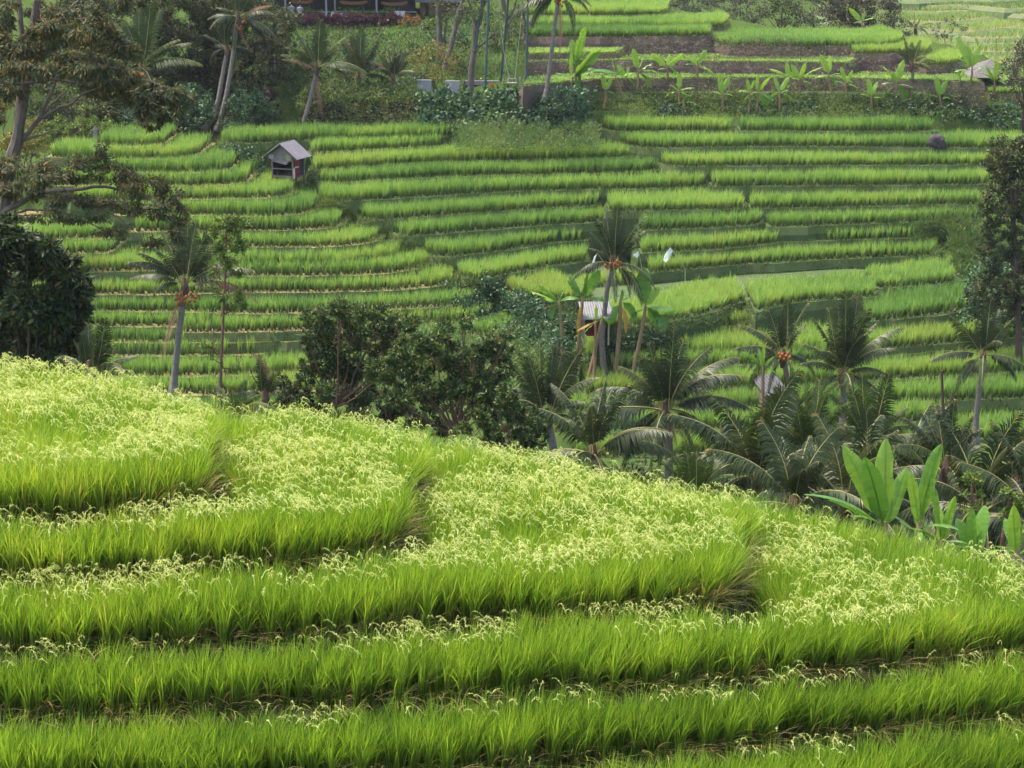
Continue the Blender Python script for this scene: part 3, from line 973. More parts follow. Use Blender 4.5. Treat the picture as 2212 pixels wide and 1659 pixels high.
def frond(P0, P1, arch=.25, droop=.5, width=.24, pairs=78, name='frond', mat='palm_leaf', parent=None, roll=None, bare=.15, lw=.0165, thin=1.0):
    """one palm frond from its foot P0 to its tip P1 (world places), arching by arch of its length"""
    P0, P1 = np.array(P0, float), np.array(P1, float)
    Lc = np.linalg.norm(P1 - P0)
    up = np.array((0, 0, 1.0))
    dirv = (P1 - P0) / Lc
    # the arch lifts across the line of the frond
    lift = up - dirv * (up @ dirv)
    if np.linalg.norm(lift) < .25:
        lift = np.array((rng.normal(0, .4), rng.normal(0, .4), .2))
        lift -= dirv * (lift @ dirv)
    lift /= np.linalg.norm(lift) + 1e-9
    ctrl = P0 + (P1 - P0) * .48 + lift * arch * Lc
    n = 16
    C = bez(P0, ctrl, P1, n)
    seg = np.linalg.norm(np.diff(C, axis=0), axis=1); s = np.concatenate([[0], np.cumsum(seg)]); L = s[-1]; s /= L
    V, T, R, MI = [], [], [], []
    nv = 0
    def pos(a): return np.array([np.interp(a, s, C[:, k]) for k in range(3)]).T
    def tan(a):
        d = pos(np.minimum(a + .02, 1)) - pos(np.maximum(a - .02, 0))
        return d / np.maximum(np.linalg.norm(d, axis=-1, keepdims=True), 1e-9)
    # stalk: a three sided tapering strip
    for k in range(n):
        tg = tan(np.array([s[k]]))[0]
        a = np.cross(tg, (0.3, .9, .1)); a /= np.linalg.norm(a); b = np.cross(tg, a)
        r = L * (.0105 * (1 - s[k]) ** .8 + .0015)
        for w in (0, 2.09, 4.19):
            V.append(C[k] + a * r * math.cos(w) + b * r * math.sin(w)); R.append(.5)
    for k in range(n - 1):
        for j in range(3):
            j2 = (j + 1) % 3
            T += [[3 * k + j, 3 * k + j2, 3 * k + 3 + j2], [3 * k + j, 3 * k + 3 + j2, 3 * k + 3 + j]]; MI += [1, 1]
    nv = 3 * n
    fr = rng.random() * .5
    vert = abs(dirv[2])
    rr = rng.normal(0, .9) if roll is None else roll
    for side in (-1, 1):
        a = np.linspace(bare, .995, pairs) + rng.normal(0, .004, pairs)
        a = np.clip(a, bare, 1)
        p = pos(a); tg = tan(a)
        # leaflets spread level when the frond lies out; facing the slope when it stands up
        ref = np.array((0, 0, 1.0)) * (1 - vert ** 3) + np.array((math.sin(rr), math.cos(rr), 0)) * vert ** 3
        S = np.cross(tg, ref); S /= np.maximum(np.linalg.norm(S, axis=1, keepdims=True), 1e-6)
        q = (a - bare) / (1 - bare)
        ll = L * width * (np.clip(q * 4.5 + .45, 0, 1)) * (1 - .72 * q ** 2.2) * rng.uniform(.86, 1.1, pairs) * thin
        fw = .5 + .8 * q + .7 * np.abs(tg[:, 2]) * (tg[:, 2] > 0)
        nrm = np.cross(S, tg) ; nrm *= np.sign(nrm[:, 2:3] + 1e-6)
        d0 = S * side * (1.0) + tg * fw[:, None] + nrm * .2 + rng.normal(0, .09, (pairs, 3))
        d0 /= np.linalg.norm(d0, axis=1, keepdims=True)
        dd = droop * rng.uniform(.7, 1.3, pairs)
        d0[:, 2] -= .75 * dd; d0 /= np.linalg.norm(d0, axis=1, keepdims=True)
        m1 = p + d0 * (ll * .48)[:, None]
        d1 = d0.copy(); d1[:, 2] -= 1.5 * dd + .12; d1 /= np.linalg.norm(d1, axis=1, keepdims=True)
        e1 = m1 + d1 * (ll * .6)[:, None]
        wv = tg * (lw * L * .5) * (.75 + .5 * (1 - q))[:, None]
        for k in range(pairs):
            V += [p[k] - wv[k] * .7, p[k] + wv[k] * .7, m1[k] + wv[k], m1[k] - wv[k], e1[k]]
            r_ = min(.9, fr + rng.random() * .38) if q[k] < .93 or rng.random() < .5 else .93
            R += [r_] * 5
            T += [[nv, nv + 1, nv + 2], [nv, nv + 2, nv + 3], [nv + 3, nv + 2, nv + 4]]; MI += [0, 0, 0]
            nv += 5
    me = fast_mesh2(name, np.array(V), np.array(T), np.array(R), MI)
    me.materials.append(M[mat]); me.materials.append(M['rachis'] if mat != 'palm_dead' else M['palm_dead'])
    o = link(name, me, None, None)
    return o

def adopt(o, root):
    """parent o (built at world places) to root without moving it"""
    o.parent = root
    o.matrix_parent_inverse = Matrix.Translation(-Vector(root.location))
    return o

NUT = None
def palm(label, base, crown, fronds, Y, group='coconut palms', nuts=(), nutmat='nut_orange', bend=.06, r=(.17, .11), mat='palm_leaf', scale=1.0, trunk=True, name='coconut_palm', dead=(), via=None, fw=.25, extra=4):
    """fronds: (u, v, depth offset, arch, droop) of each tip in the picture; crown = (u, v) of the heart"""
    if Y is None: Y = hit(*base)
    c = at(crown[0], crown[1], Y)
    if base is None:
        b = Vector((c.x + .2, c.y, gz(c.x, c.y) - .1))
    else:
        b = at(base[0], base[1], Y)
        b.z = min(b.z, c.z - .3)
    root = empty(name, b, label, 'palm', group)
    if trunk:
        mb = MB()
        if via:
            pts = [b] + [at(u, v, Y) for u, v in via] + [c]
        else:
            d = c - b
            pts = [b + d * t + Vector((1, 0, 0)) * (math.sin(t * math.pi) * bend * d.length) for t in np.linspace(0, 1, 9)]
        # finer, with slight leaf-scar rings
        q = []
        for i in range(len(pts) - 1):
            for k in range(6): q.append(pts[i].lerp(pts[i + 1], k / 6))
        q.append(pts[-1])
        m = len(q)
        rad = [(r[0] * (1 - i / (m - 1)) + r[1] * i / (m - 1)) * (1.04 if i % 2 else .96) * (1 + .45 * max(0, .12 - i / m) / .12) for i in range(m)]
        mb.tube(q, rad, 9)
        adopt(mb.build('trunk', M['bark_palm'], None, True), root)
    mb = MB()
    rr = r[1]
    mb.tube([c + Vector((0, 0, -.55 * scale)), c + Vector((0, 0, -.2 * scale)), c, c + Vector((0, 0, .45 * scale))], [rr * 1.0, rr * 1.5, rr * 1.4, rr * .5], 8)
    adopt(mb.build('crown_shaft', M['fibre'], None, True), root)
    tl = np.mean([(at(f[0], f[1], Y + f[2]) - c).length for f in fronds])
    full = list(fronds) + ([ (*pic_(c, az, el, tl * .95), .16 + .22 * math.cos(el), .35 + .5 * math.cos(el)) for az, el in
             [(rng.uniform(0, 6.28), math.radians(rng.uniform(-55, 72))) for _ in range(extra)]])
    for f in full:
        u, v, dy, arch, droop = f[:5]
        dy = dy if len(f) < 7 else dy
        tip = at(u, v, Y + dy)
        side = (tip - c); side.z = 0
        p0 = c + (side.normalized() * rr if side.length > 0 else Vector()) + Vector((0, 0, .1 * scale))
        adopt(frond(p0, tip, arch, droop, mat=(f[5] if len(f) > 5 else mat), width=fw * rng.uniform(.9, 1.1)), root)
    for f in dead:
        u, v, dy, arch = f[:4]
        p0 = c + Vector((px(f[4], Y) if len(f) > 4 else 0, 0, -.15))
        adopt(frond(p0, at(u, v, Y + dy), arch, .9, mat='palm_dead', width=.16, name='dead_frond', pairs=30), root)
    for (u, v) in nuts:
        p = at(u, v, Y - .28 + rng.normal(0, .08))
        mb = MB(); mb.ball((0, 0, 0), (.09 * scale, .09 * scale, .115 * scale), 8, 6)
        o = mb.build('coconut', M[nutmat], None, True)
        o.location = p
        adopt(o, root)
    return root

def pic_(c, az, el, l):
    tip = c + Vector((math.cos(az) * math.cos(el), math.sin(az) * math.cos(el), math.sin(el))) * l
    u, v = pic(tip)
    return u, v, tip.y - c.y

def ring_fronds(crown, Y, n, L, seed=0, lo=-35, hi=80):
    """a whole head of fronds for palms whose single fronds cannot be told apart"""
    r = np.random.default_rng(seed)
    c = at(*crown, Y)
    out = []
    for i in range(n):
        az = i * 2.39996 + r.normal(0, .2)
        el = math.radians(hi + (lo - hi) * ((i + .5) / n) ** .8 + r.normal(0, 5))
        l = L * r.uniform(.85, 1.08)
        tip = c + Vector((math.cos(az) * math.cos(el), math.sin(az) * math.cos(el), math.sin(el))) * l
        u, v = pic(tip)
        out.append((u, v, tip.y - Y, .12 + .2 * math.cos(el), .25 + .55 * math.cos(el)))
    return out

def pic(p):
    x, y, z = p
    f = y * CP - z * SP
    up = y * SP + z * CP
    return 1106 + FPX * x / f, 829.5 - FPX * up / f

# ---- leaf clouds
def leaf_cloud(clumps, leaf, aspect=.42, sub=14, spread=.32, hang=.0, jit=.9, shell=.35, fold=.25):
    """clumps: (centre, (rx, ry, rz), leaves); leaves gather on twig ends; returns V, T, R"""
    Cs, Ns = [], []
    for c, r, n in clumps:
        c = np.array(c); r = np.array(r)
        m = max(2, int(sub))
        d = rng.normal(0, 1, (m, 3)); d /= np.linalg.norm(d, axis=1, keepdims=True)
        rad = (shell + (1 - shell) * rng.random((m, 1))) ** .7
        sc = c + d * r * rad
        k = rng.integers(0, m, n)
        p = sc[k] + rng.normal(0, spread, (n, 3)) * r * .55
        out = (p - c) / r
        Cs.append(p); Ns.append(out)
    P = np.concatenate(Cs); O = np.concatenate(Ns)
    n = len(P)
    O /= np.maximum(np.linalg.norm(O, axis=1, keepdims=True), 1e-6)
    ax = O * .7 + rng.normal(0, jit, (n, 3)); ax[:, 2] -= hang
    ax /= np.maximum(np.linalg.norm(ax, axis=1, keepdims=True), 1e-6)
    sd = np.cross(ax, O + rng.normal(0, .6, (n, 3)) + np.array((0, 0, .5))); sd /= np.maximum(np.linalg.norm(sd, axis=1, keepdims=True), 1e-6)
    nn = np.cross(ax, sd)
    l = leaf * rng.uniform(.65, 1.3, (n, 1)); w = l * aspect * .5
    mid = P + ax * l * .45
    V = np.stack([P, mid + sd * w + nn * w * fold, P + ax * l, mid - sd * w + nn * w * fold], 1).reshape(-1, 3)
    o = (np.arange(n) * 4)[:, None, None]
    T = (o + np.array([[0, 1, 2], [0, 2, 3]])[None]).reshape(-1, 3)
    R = np.repeat(rng.random(n), 4)
    return V, T, R

def pclumps(lst, Y, dens, thick=.8, dy=0.6):
    """clumps given in the picture as (u, v, ru, rv[, depth offset])"""
    out = []
    for e in lst:
        u, v, ru, rv = e[:4]
        o = e[4] if len(e) > 4 else rng.normal(0, dy)
        c = at(u, v, Y + o)
        r = (px(ru, Y), px((ru + rv) / 2, Y) * thick, px(rv, Y))
        n = int(4.2 * dens * ru * rv / 100)
        out.append((c, r, n))
    return out

def crown_obj(clumps, leaf, mat, root, name='crown', **kw):
    V, T, R = leaf_cloud(clumps, leaf * .86, **kw)
    o = link(name, fast_mesh2(name, V, T, R), M[mat])
    return adopt(o, root)

def limbs(mb, start, ends, r0, r1=.012, bow=.1, n=6, wob=.05):
    for e in ends:
        d = Vector(e) - start
        L = d.length
        pts = []
        for t in np.linspace(0, 1, n):
            p = start + d * t + Vector((0, 0, 1)) * (-bow * L * math.sin(math.pi * t) * .5)
            if 0 < t < 1: p += Vector(rng.normal(0, wob * L * .25, 3))
            pts.append(p)
        mb.tube(pts, [r0 + (r1 - r0) * (k / (n - 1)) ** .8 for k in range(n)], 6)

def tree(label, base, lst, Y, dens, leaf, mat, bark='bark_dark', trunk_r=.16, fork=.45, name='tree', cat='tree', group=None, nlimb=7, thick=.8, dy=.6, stem=None, ground_base=True, **kw):
    """base (u, v) of the trunk's foot; lst = clumps in the picture"""
    if Y is None: Y = hit(*base)
    b = at(base[0], base[1], Y)
    if ground_base: b.z = min(b.z, gz(b.x, b.y)) - .1
    root = empty(name, b, label, cat, group)
    cl = pclumps(lst, Y, dens, thick, dy)
    tot = sum(c[2] for c in cl) or 1
    cen = Vector(sum((np.array(c[0]) * c[2] for c in cl), np.zeros(3)) / tot)
    mb = MB()
    f = b.lerp(cen, fork) if stem is None else None
    if stem is not None:
        pts = [b] + [at(u, v, Y) for u, v in stem]
        f = pts[-1]
    else:
        pts = [b, b.lerp(f, .35) + Vector((rng.normal(0, .08), rng.normal(0, .08), 0)), b.lerp(f, .7) + Vector((rng.normal(0, .1), rng.normal(0, .1), 0)), f]
    m = len(pts)
    mb.tube(pts, [trunk_r * (1.25 if i == 0 else 1 - .35 * i / (m - 1)) for i in range(m)], 8)
    big = sorted(cl, key=lambda c: -c[2])[:nlimb]
    line = []
    for i in range(m - 1):
        for k in range(8): line.append(pts[i].lerp(pts[i + 1], k / 8))
    line.append(f)
    lo_ = len(line) // 4
    for c in big:
        ce = Vector(c[0])
        st_ = line[lo_]
        for p_ in line[lo_:]:
            if p_.z < ce.z - .55 * math.hypot(p_.x - ce.x, p_.y - ce.y): st_ = p_
        limbs(mb, st_, [ce], trunk_r * .45, .015)
    for c in big:
        ce = Vector(c[0])
        for _ in range(3):
            e = ce + Vector(rng.normal(0, .5, 3) * np.array(c[1]))
            limbs(mb, ce.lerp(f, .25), [e], trunk_r * .16, .008, n=4)
    adopt(mb.build('trunk', M[bark], None, True), root)
    crown_obj(cl, leaf, mat, root, **kw)
    return root

# ---- banana leaves and plants
def banana_leaf(P0, P1, arch=.2, width=.24, face=None, mat='banana_leaf', tears=.35, rn=None, name='leaf', fold=.15):
    P0, P1 = np.array(P0, float), np.array(P1, float)
    Lc = np.linalg.norm(P1 - P0); dirv = (P1 - P0) / Lc
    up = np.array((0, 0, 1.0)); lift = up - dirv * (up @ dirv)
    if np.linalg.norm(lift) < .2: lift = np.array((rng.normal(0, 1), rng.normal(0, 1), 0)); lift -= dirv * (lift @ dirv)
    lift /= np.linalg.norm(lift)
    ctrl = P0 + (P1 - P0) * .55 + lift * arch * Lc
    n = 22
    C = bez(P0, ctrl, P1, n)
    tg = np.gradient(C, axis=0); tg /= np.linalg.norm(tg, axis=1, keepdims=True)
    vert = abs(dirv[2])
    if face is None: face = rng.normal(0, .6)
    ref = up * (1 - vert ** 2) + np.array((math.sin(face), math.cos(face), 0)) * vert ** 2
    S = np.cross(tg, ref); S /= np.maximum(np.linalg.norm(S, axis=1, keepdims=True), 1e-6)
    N_ = np.cross(S, tg); N_ *= np.where(N_[:, 2:3] < 0, -1, 1)
    t = np.linspace(0, 1, n)
    q = np.clip((t - .13) / .87, 0, 1)
    W = Lc * width * .5 * np.clip(q * 7, 0, 1) ** .6 * np.clip((1 - q) * 3.2, 0.02, 1) ** .6
    W[t < .13] = 0
    V, T, R, MI = [], [], [], []
    rv = rng.random() * .9 if rn is None else rn
    for k in range(n):
        r = Lc * (.011 * (1 - t[k]) + .003)
        for w in (0, 2.09, 4.19):
            V.append(C[k] + S[k] * r * math.cos(w) + N_[k] * r * (math.sin(w) - .4)); R.append(min(.9, rv + .25))
    for k in range(n - 1):
        for j in range(3):
            j2 = (j + 1) % 3
            T += [[3 * k + j, 3 * k + j2, 3 * k + 3 + j2], [3 * k + j, 3 * k + 3 + j2, 3 * k + 3 + j]]
    nv = len(V)
    droop = fold + .25 * (1 - vert)
    for side in (-1, 1):
        sh = 0.0; dz = 0.0
        for k in range(n - 1):
            if W[k] <= 0 and W[k + 1] <= 0: continue
            sh = 0.0
            if rng.random() < tears:
                sh = rng.uniform(.05, .22); dz = rng.normal(0, .13)
            # each strip between tears hangs a little differently
            w0, w1 = max(W[k], .004), max(W[k + 1], .004)
            a0, a1 = C[k], C[k + 1]
            lead = tg[k] * .18
            e0 = a0 + (S[k] * side + lead) * w0 + N_[k] * (-(droop + dz) * w0) + tg[k] * sh * Lc * .05
            e1 = a1 + (S[k + 1] * side + lead) * w1 + N_[k + 1] * (-(droop + dz) * w1) - tg[k] * (sh * Lc * .06)
            m0 = a0 + (S[k] * side + lead) * w0 * .5 + N_[k] * (.05 * w0); m1 = a1 + (S[k + 1] * side + lead) * w1 * .5 + N_[k + 1] * (.05 * w1)
            V += [a0, a1, m0, m1, e0, e1]
            r_ = float(np.clip(rv + rng.normal(0, .10), 0, .9)); R += [r_] * 6
            T += [[nv, nv + 1, nv + 3], [nv, nv + 3, nv + 2], [nv + 2, nv + 3, nv + 5], [nv + 2, nv + 5, nv + 4]]
            nv += 6
    me = fast_mesh2(name, np.array(V), np.array(T), np.array(R))
    return link(name, me, M[mat])

def banana(label, base, crown, leaves, Y, group=None, r=.11, dead=(), lw=.24, name='banana_plant', tears=.3):
    """leaves: (u, v, depth offset, arch[, rn]) tips in the picture"""
    if Y is None: Y = hit(*base)
    c = at(crown[0], crown[1], Y); b = at(base[0], base[1], Y)
    g = gz(b.x, b.y)
    if b.z > g - .02: b.z = g - .05
    root = empty(name, b, label, 'banana plant', group)
    mb = MB()
    pts = [b.lerp(c, t) + Vector((math.sin(t * 3.1) * .06, 0, 0)) for t in (0, .25, .5, .75, 1)] + [c + Vector((0, 0, .25))]
    mb.tube(pts, [r * 1.25, r * 1.1, r, r * .9, r * .75, r * .3], 8)
    adopt(mb.build('stem', M['stem_banana'], None, True), root)
    for f in leaves:
        u, v, dy, arch = f[:4]
        adopt(banana_leaf(c + Vector((0, 0, rng.uniform(-.05, .15))), at(u, v, Y + dy), arch, width=lw * rng.uniform(.85, 1.1), rn=(f[4] if len(f) > 4 else None),
                          face=rng.normal(0, .7), tears=tears), root)
    for f in dead:
        u, v, dy, arch = f[:4]
        adopt(banana_leaf(c, at(u, v, Y + dy), arch, width=.14, mat='banana_dead', tears=.6, fold=.8, name='dead_leaf'), root)
    return root

def rnd_leaves(crown, Y, n, L, seed, up=.55, flat=1.0):
    """leaf tips of a young banana plant: some upright, some arching out"""
    r = np.random.default_rng(seed)
    c = at(*crown, Y); out = []
    for i in range(n):
        az = i * 2.4 + r.normal(0, .35)
        k = i / max(1, n - 1)
        el = math.radians(82 - 95 * k * (1 - .3 * up) + r.normal(0, 7))
        l = L * r.uniform(.8, 1.1)
        tip = c + Vector((math.cos(az) * math.cos(el) * l, math.sin(az) * math.cos(el) * l * flat, math.sin(el) * l))
        u, v = pic(tip)
        out.append((u, v, tip.y - Y, .08 + .3 * math.cos(el), (.85 if k < .3 else r.uniform(.1, .6))))
    return out
# ------------------------------------------------------------------ near the spur, left
def left_trees():
    Y = 62
    # feathery tree leaning in from the left
    b = at(-6, 520, Y); b.z = min(b.z, gz(b.x, b.y))
    root = empty('feathery_tree', b, 'tall tree with feathery drooping leaves and rusty pods leaning in from the left edge', 'tree')
    mb = MB()
    def br(pl, r0, r1, dy=0):
        pts = [at(u, v, Y + dy * k / max(1, len(pl) - 1)) for k, (u, v) in enumerate(pl)]
        q = []
        for i in range(len(pts) - 1):
            for k in range(3): q.append(pts[i].lerp(pts[i + 1], k / 3) + Vector(rng.normal(0, .012, 3)))
        q.append(pts[-1])
        mb.tube(q, [r0 + (r1 - r0) * i / (len(q) - 1) for i in range(len(q))], 8)
    foot = pic(b)
    br([(foot[0], foot[1]), (-2, 600), (4, 470), (14, 390), (30, 330), (40, 290)], .30, .19)
    br([(40, 290), (50, 225), (58, 170), (64, 110), (72, 50), (80, -20), (90, -80)], .17, .09)
    br([(36, 310), (40, 240), (44, 170), (48, 90), (42, 20), (38, -60)], .12, .08, .8)
    br([(44, 308), (62, 285), (84, 258), (104, 215), (118, 179), (130, 150)], .085, .03)
    br([(84, 258), (118, 238), (157, 221), (185, 199), (240, 180)], .06, .02, -.5)
    br([(84, 258), (110, 228), (150, 190)], .045, .02, .4)
    br([(44, 305), (80, 293), (118, 282)], .05, .02)
    br([(-60, 186), (0, 181), (60, 180), (110, 173), (160, 178), (220, 160), (300, 170), (370, 190)], .06, .015, -1)
    br([(-40, 110), (0, 98), (45, 88)], .05, .02)
    br([(70, 60), (110, 40), (150, 22), (175, -5)], .05, .03)
    br([(130, 42), (190, 40), (250, 70)], .03, .012)
    br([(28, 0), (22, 40), (17, 60)], .03, .02, .5)
    br([(-60, 490), (0, 462), (56, 431), (84, 414), (150, 411), (230, 402), (290, 420), (365, 432)], .12, .02, -1)
    br([(84, 414), (150, 425), (220, 450), (260, 470), (300, 512)], .05, .012, -.6)
    br([(5, 470), (60, 455), (120, 452), (200, 485), (235, 500)], .05, .012)
    adopt(mb.build('trunk', M['bark_grey'], None, True), root)
    cl = pclumps([(40, 105, 60, 36), (0, 120, 40, 40), (100, 70, 45, 34), (140, 35, 50, 32), (190, 50, 50, 36), (226, 84, 46, 36), (262, 112, 40, 26), (60, 150, 60, 20), (130, 128, 60, 30),
                  (190, 140, 60, 32), (250, 158, 50, 30), (302, 182, 46, 28), (345, 200, 40, 28), (386, 214, 28, 26), (310, 228, 34, 24), (358, 240, 28, 20), (268, 200, 40, 26), (12, 22, 26, 30),
                  (265, 2, 26, 14), (90, 20, 40, 24), (-20, 60, 40, 40), (20, 200, 34, 22), (330, 262, 22, 16), (215, 190, 40, 20), (-10, 250, 20, 30), (10, 60, 20, 20)], Y, 21, .7, .9)
    crown_obj(cl, .22, 'leaf_feather', root, aspect=.26, sub=20, hang=.9, spread=.26, jit=.6)
    cl = pclumps([(70, 378, 64, 22), (140, 365, 54, 26), (205, 350, 34, 18), (222, 322, 14, 14), (250, 382, 60, 26), (315, 402, 46, 26), (368, 424, 28, 24), (150, 432, 56, 18), (50, 412, 56, 20), (232, 440, 50, 14),
                  (290, 452, 34, 16), (345, 456, 30, 22), (96, 466, 66, 10), (392, 462, 14, 20), (385, 500, 20, 26), (180, 470, 60, 9), (20, 360, 30, 24), (240, 500, 40, 8), (330, 520, 26, 12)], Y - 1.5, 20, .7, .8)
    crown_obj(cl, .20, 'leaf_feather', root, name='lower_crown', aspect=.26, sub=18, hang=.7, spread=.28, jit=.6)
    # dark glossy tree
    tree('dark glossy broadleaf tree crowding the left edge above the near rice', (40, 900),
         [(30, 510, 50, 26), (10, 560, 60, 50), (80, 530, 36, 22), (95, 580, 60, 40), (140, 600, 46, 42), (165, 650, 32, 46), (60, 650, 70, 50), (10, 660, 60, 60), (120, 690, 60, 46),
          (160, 715, 26, 40), (50, 740, 70, 44), (130, 760, 44, 34), (0, 780, 60, 40), (20, 480, 22, 14), (105, 540, 22, 20), (-20, 500, 40, 40), (150, 565, 20, 14), (185, 600, 10, 14), (60, 800, 60, 30)],
         52, 17, .25, 'leaf_dark', trunk_r=.2, name='mango_tree', aspect=.36, sub=16, hang=.5, fork=.55)
    # young palm beside it
    palm('young palm fronds beside the dark glossy tree at the left', None, (195, 815),
         [(226, 690, 0, .05, .35), (208, 705, -.5, .04, .3), (160, 735, .5, .1, .5), (294, 768, -.2, .16, .55), (176, 720, .2, .05, .3), (270, 800, -.8, .3, .6), (140, 780, -.4, .2, .6), (245, 745, .6, .15, .5), (190, 700, .5, .03, .3)],
         50, r=(.16, .13), trunk=True, group='coconut palms')
    # tall nut bearing palm
    palm('tall palm with grey trunk and orange nuts rising from the near ridge', (374, 850), (399, 618),
         [(405, 462, .2, .03, .3), (392, 480, .8, .04, .3), (424, 478, -.4, .05, .35), (276, 566, -.8, .30, .55), (284, 600, .5, .25, .6), (322, 528, .6, .18, .5), (300, 545, -.6, .2, .55), (470, 520, -.5, .12, .5), (452, 495, .7, .08, .4),
          (548, 584, -.6, .26, .65), (505, 560, .8, .2, .6), (330, 640, 1.0, .35, .7), (470, 610, 1.2, .3, .6), (350, 500, 1.2, .1, .4)],
         97, extra=1, via=[(379, 790), (386, 720), (394, 665)], r=(.19, .13),
         nuts=[(383, 636), (388, 643), (380, 646), (395, 646), (402, 642), (399, 651), (410, 650), (388, 652), (416, 640), (420, 650), (412, 634), (392, 634), (423, 643), (406, 657), (385, 657)],
         dead=[(350, 782, -.3, .06, -4), (557, 652, -.5, .38, 6), (418, 655, .2, .3)])
    # slim sparse tree
    root = tree('slim pale tree with sparse yellowish leaves beside the tall left palm', (474, 900),
         [(488, 478, 30, 12), (510, 488, 26, 12), (468, 500, 16, 14), (496, 520, 30, 20), (520, 530, 16, 22), (486, 560, 20, 22), (464, 590, 12, 12), (508, 580, 22, 20), (474, 545, 14, 14),
          (496, 640, 30, 14), (460, 620, 10, 8), (520, 655, 12, 12), (448, 745, 14, 8), (496, 668, 16, 10), (516, 790, 8, 8), (455, 770, 6, 6), (504, 480, 40, 8)],
         90, 26, .2, 'leaf_light', bark='bark_red', trunk_r=.075, name='slender_tree', stem=[(476, 830), (479, 760), (482, 690), (486, 610), (488, 540), (489, 500)], nlimb=17, aspect=.4, sub=7, dy=.3)
    palm('low palm fronds arching over the near ridge under the slim tree', None, (512, 905),
         [(452, 842, 0, .22, .5), (470, 830, .8, .1, .4), (562, 852, -.4, .28, .5), (580, 874, -.8, .35, .55), (530, 822, .5, .08, .35), (500, 836, -.4, .04, .3), (440, 880, -.4, .3, .5), (604, 884, .4, .3, .55)], 58, mat='palm_bright', r=(.14, .12))
    palm('small upright palm with a dead curled frond left of the middle shrubs', None, (574, 862),
         [(562, 770, 0, .04, .3), (570, 778, .5, .05, .3), (604, 798, -.3, .06, .35), (545, 810, .3, .12, .4), (590, 800, .6, .05, .3), (540, 840, -.4, .2, .5), (612, 838, .2, .2, .5)], 76, r=(.14, .12),
         dead=[(548, 762, -.2, .35)])

def middle_shrubs():
    tree('wide dark shrub tree with bare reddish stems, left half of the middle thicket', (716, 960),
         [(690, 690, 36, 30), (735, 668, 30, 26), (735, 652, 10, 10), (772, 694, 40, 34), (822, 690, 36, 32), (680, 735, 30, 36), (664, 730, 16, 14), (740, 746, 46, 38), (800, 742, 46, 40), (852, 728, 42, 34), (720, 795, 40, 26), (760, 800, 40, 26), (668, 790, 22, 20),
          (830, 800, 44, 26), (700, 850, 26, 20), (770, 855, 40, 20), (880, 700, 26, 20)],
         64, 26, .19, 'leaf_shrub', bark='bark_red', trunk_r=.08, name='shrub_tree', stem=[(720, 915), (726, 880)], nlimb=17, aspect=.34, sub=26, spread=.2, jit=.8, group='shrub trees in the middle thicket')
    tree('spreading shrub tree with many thin red stems in the middle thicket', (978, 985),
         [(880, 760, 44, 36), (930, 738, 40, 30), (965, 768, 44, 36), (905, 800, 44, 28), (1005, 798, 46, 38), (1042, 830, 40, 38), (985, 840, 44, 26), (1030, 760, 26, 18), (1062, 738, 30, 24), (1080, 760, 26, 26), (1094, 722, 14, 12),
          (1088, 800, 30, 26), (920, 850, 44, 20), (1075, 860, 36, 34), (860, 865, 36, 18), (1006, 700, 12, 12), (960, 710, 18, 14)],
         62, 26, .19, 'leaf_shrub', bark='bark_red', trunk_r=.09, name='shrub_tree', stem=[(980, 965), (984, 940)], nlimb=17, aspect=.34, sub=26, spread=.2, jit=.8, group='shrub trees in the middle thicket')
    tree('low dense shrub at the right end of the middle thicket', (1120, 1010),
         [(1100, 880, 36, 34), (1135, 905, 40, 36), (1082, 930, 36, 28), (1150, 945, 36, 28), (1120, 955, 44, 24), (1060, 950, 30, 18), (1040, 900, 26, 26), (1160, 915, 20, 20), (1095, 845, 20, 18), (1000, 930, 30, 14)],
         60, 24, .17, 'leaf_shrub', bark='bark_red', trunk_r=.06, name='shrub', cat='shrub', aspect=.36, sub=18, spread=.16, group='shrub trees in the middle thicket')
    tree('small dark bush at the left foot of the middle thicket', (640, 920),
         [(625, 830, 26, 18), (660, 815, 24, 16), (640, 860, 40, 22), (690, 870, 30, 24), (610, 870, 20, 14), (670, 900, 40, 18), (740, 900, 40, 18), (600, 890, 30, 12)],
         66, 22, .18, 'leaf_dark', bark='bark_red', trunk_r=.05, name='shrub', cat='shrub', aspect=.36, sub=16, spread=.18, group='shrub trees in the middle thicket')
    tree('dark shrub behind the red stems of the middle thicket', (840, 960),
         [(820, 790, 50, 34), (880, 830, 50, 34), (780, 830, 50, 30), (930, 860, 46, 30), (1000, 880, 46, 30), (840, 740, 40, 30), (1060, 900, 40, 30), (740, 830, 40, 30), (800, 900, 50, 24), (860, 900, 46, 26), (920, 905, 46, 26), (840, 860, 40, 22), (960, 925, 36, 18), (770, 890, 26, 20)],
         68, 18, .2, 'leaf_dark', bark='bark_red', trunk_r=.05, name='shrub', cat='shrub', aspect=.36, sub=16, spread=.2, group='shrub trees in the middle thicket')

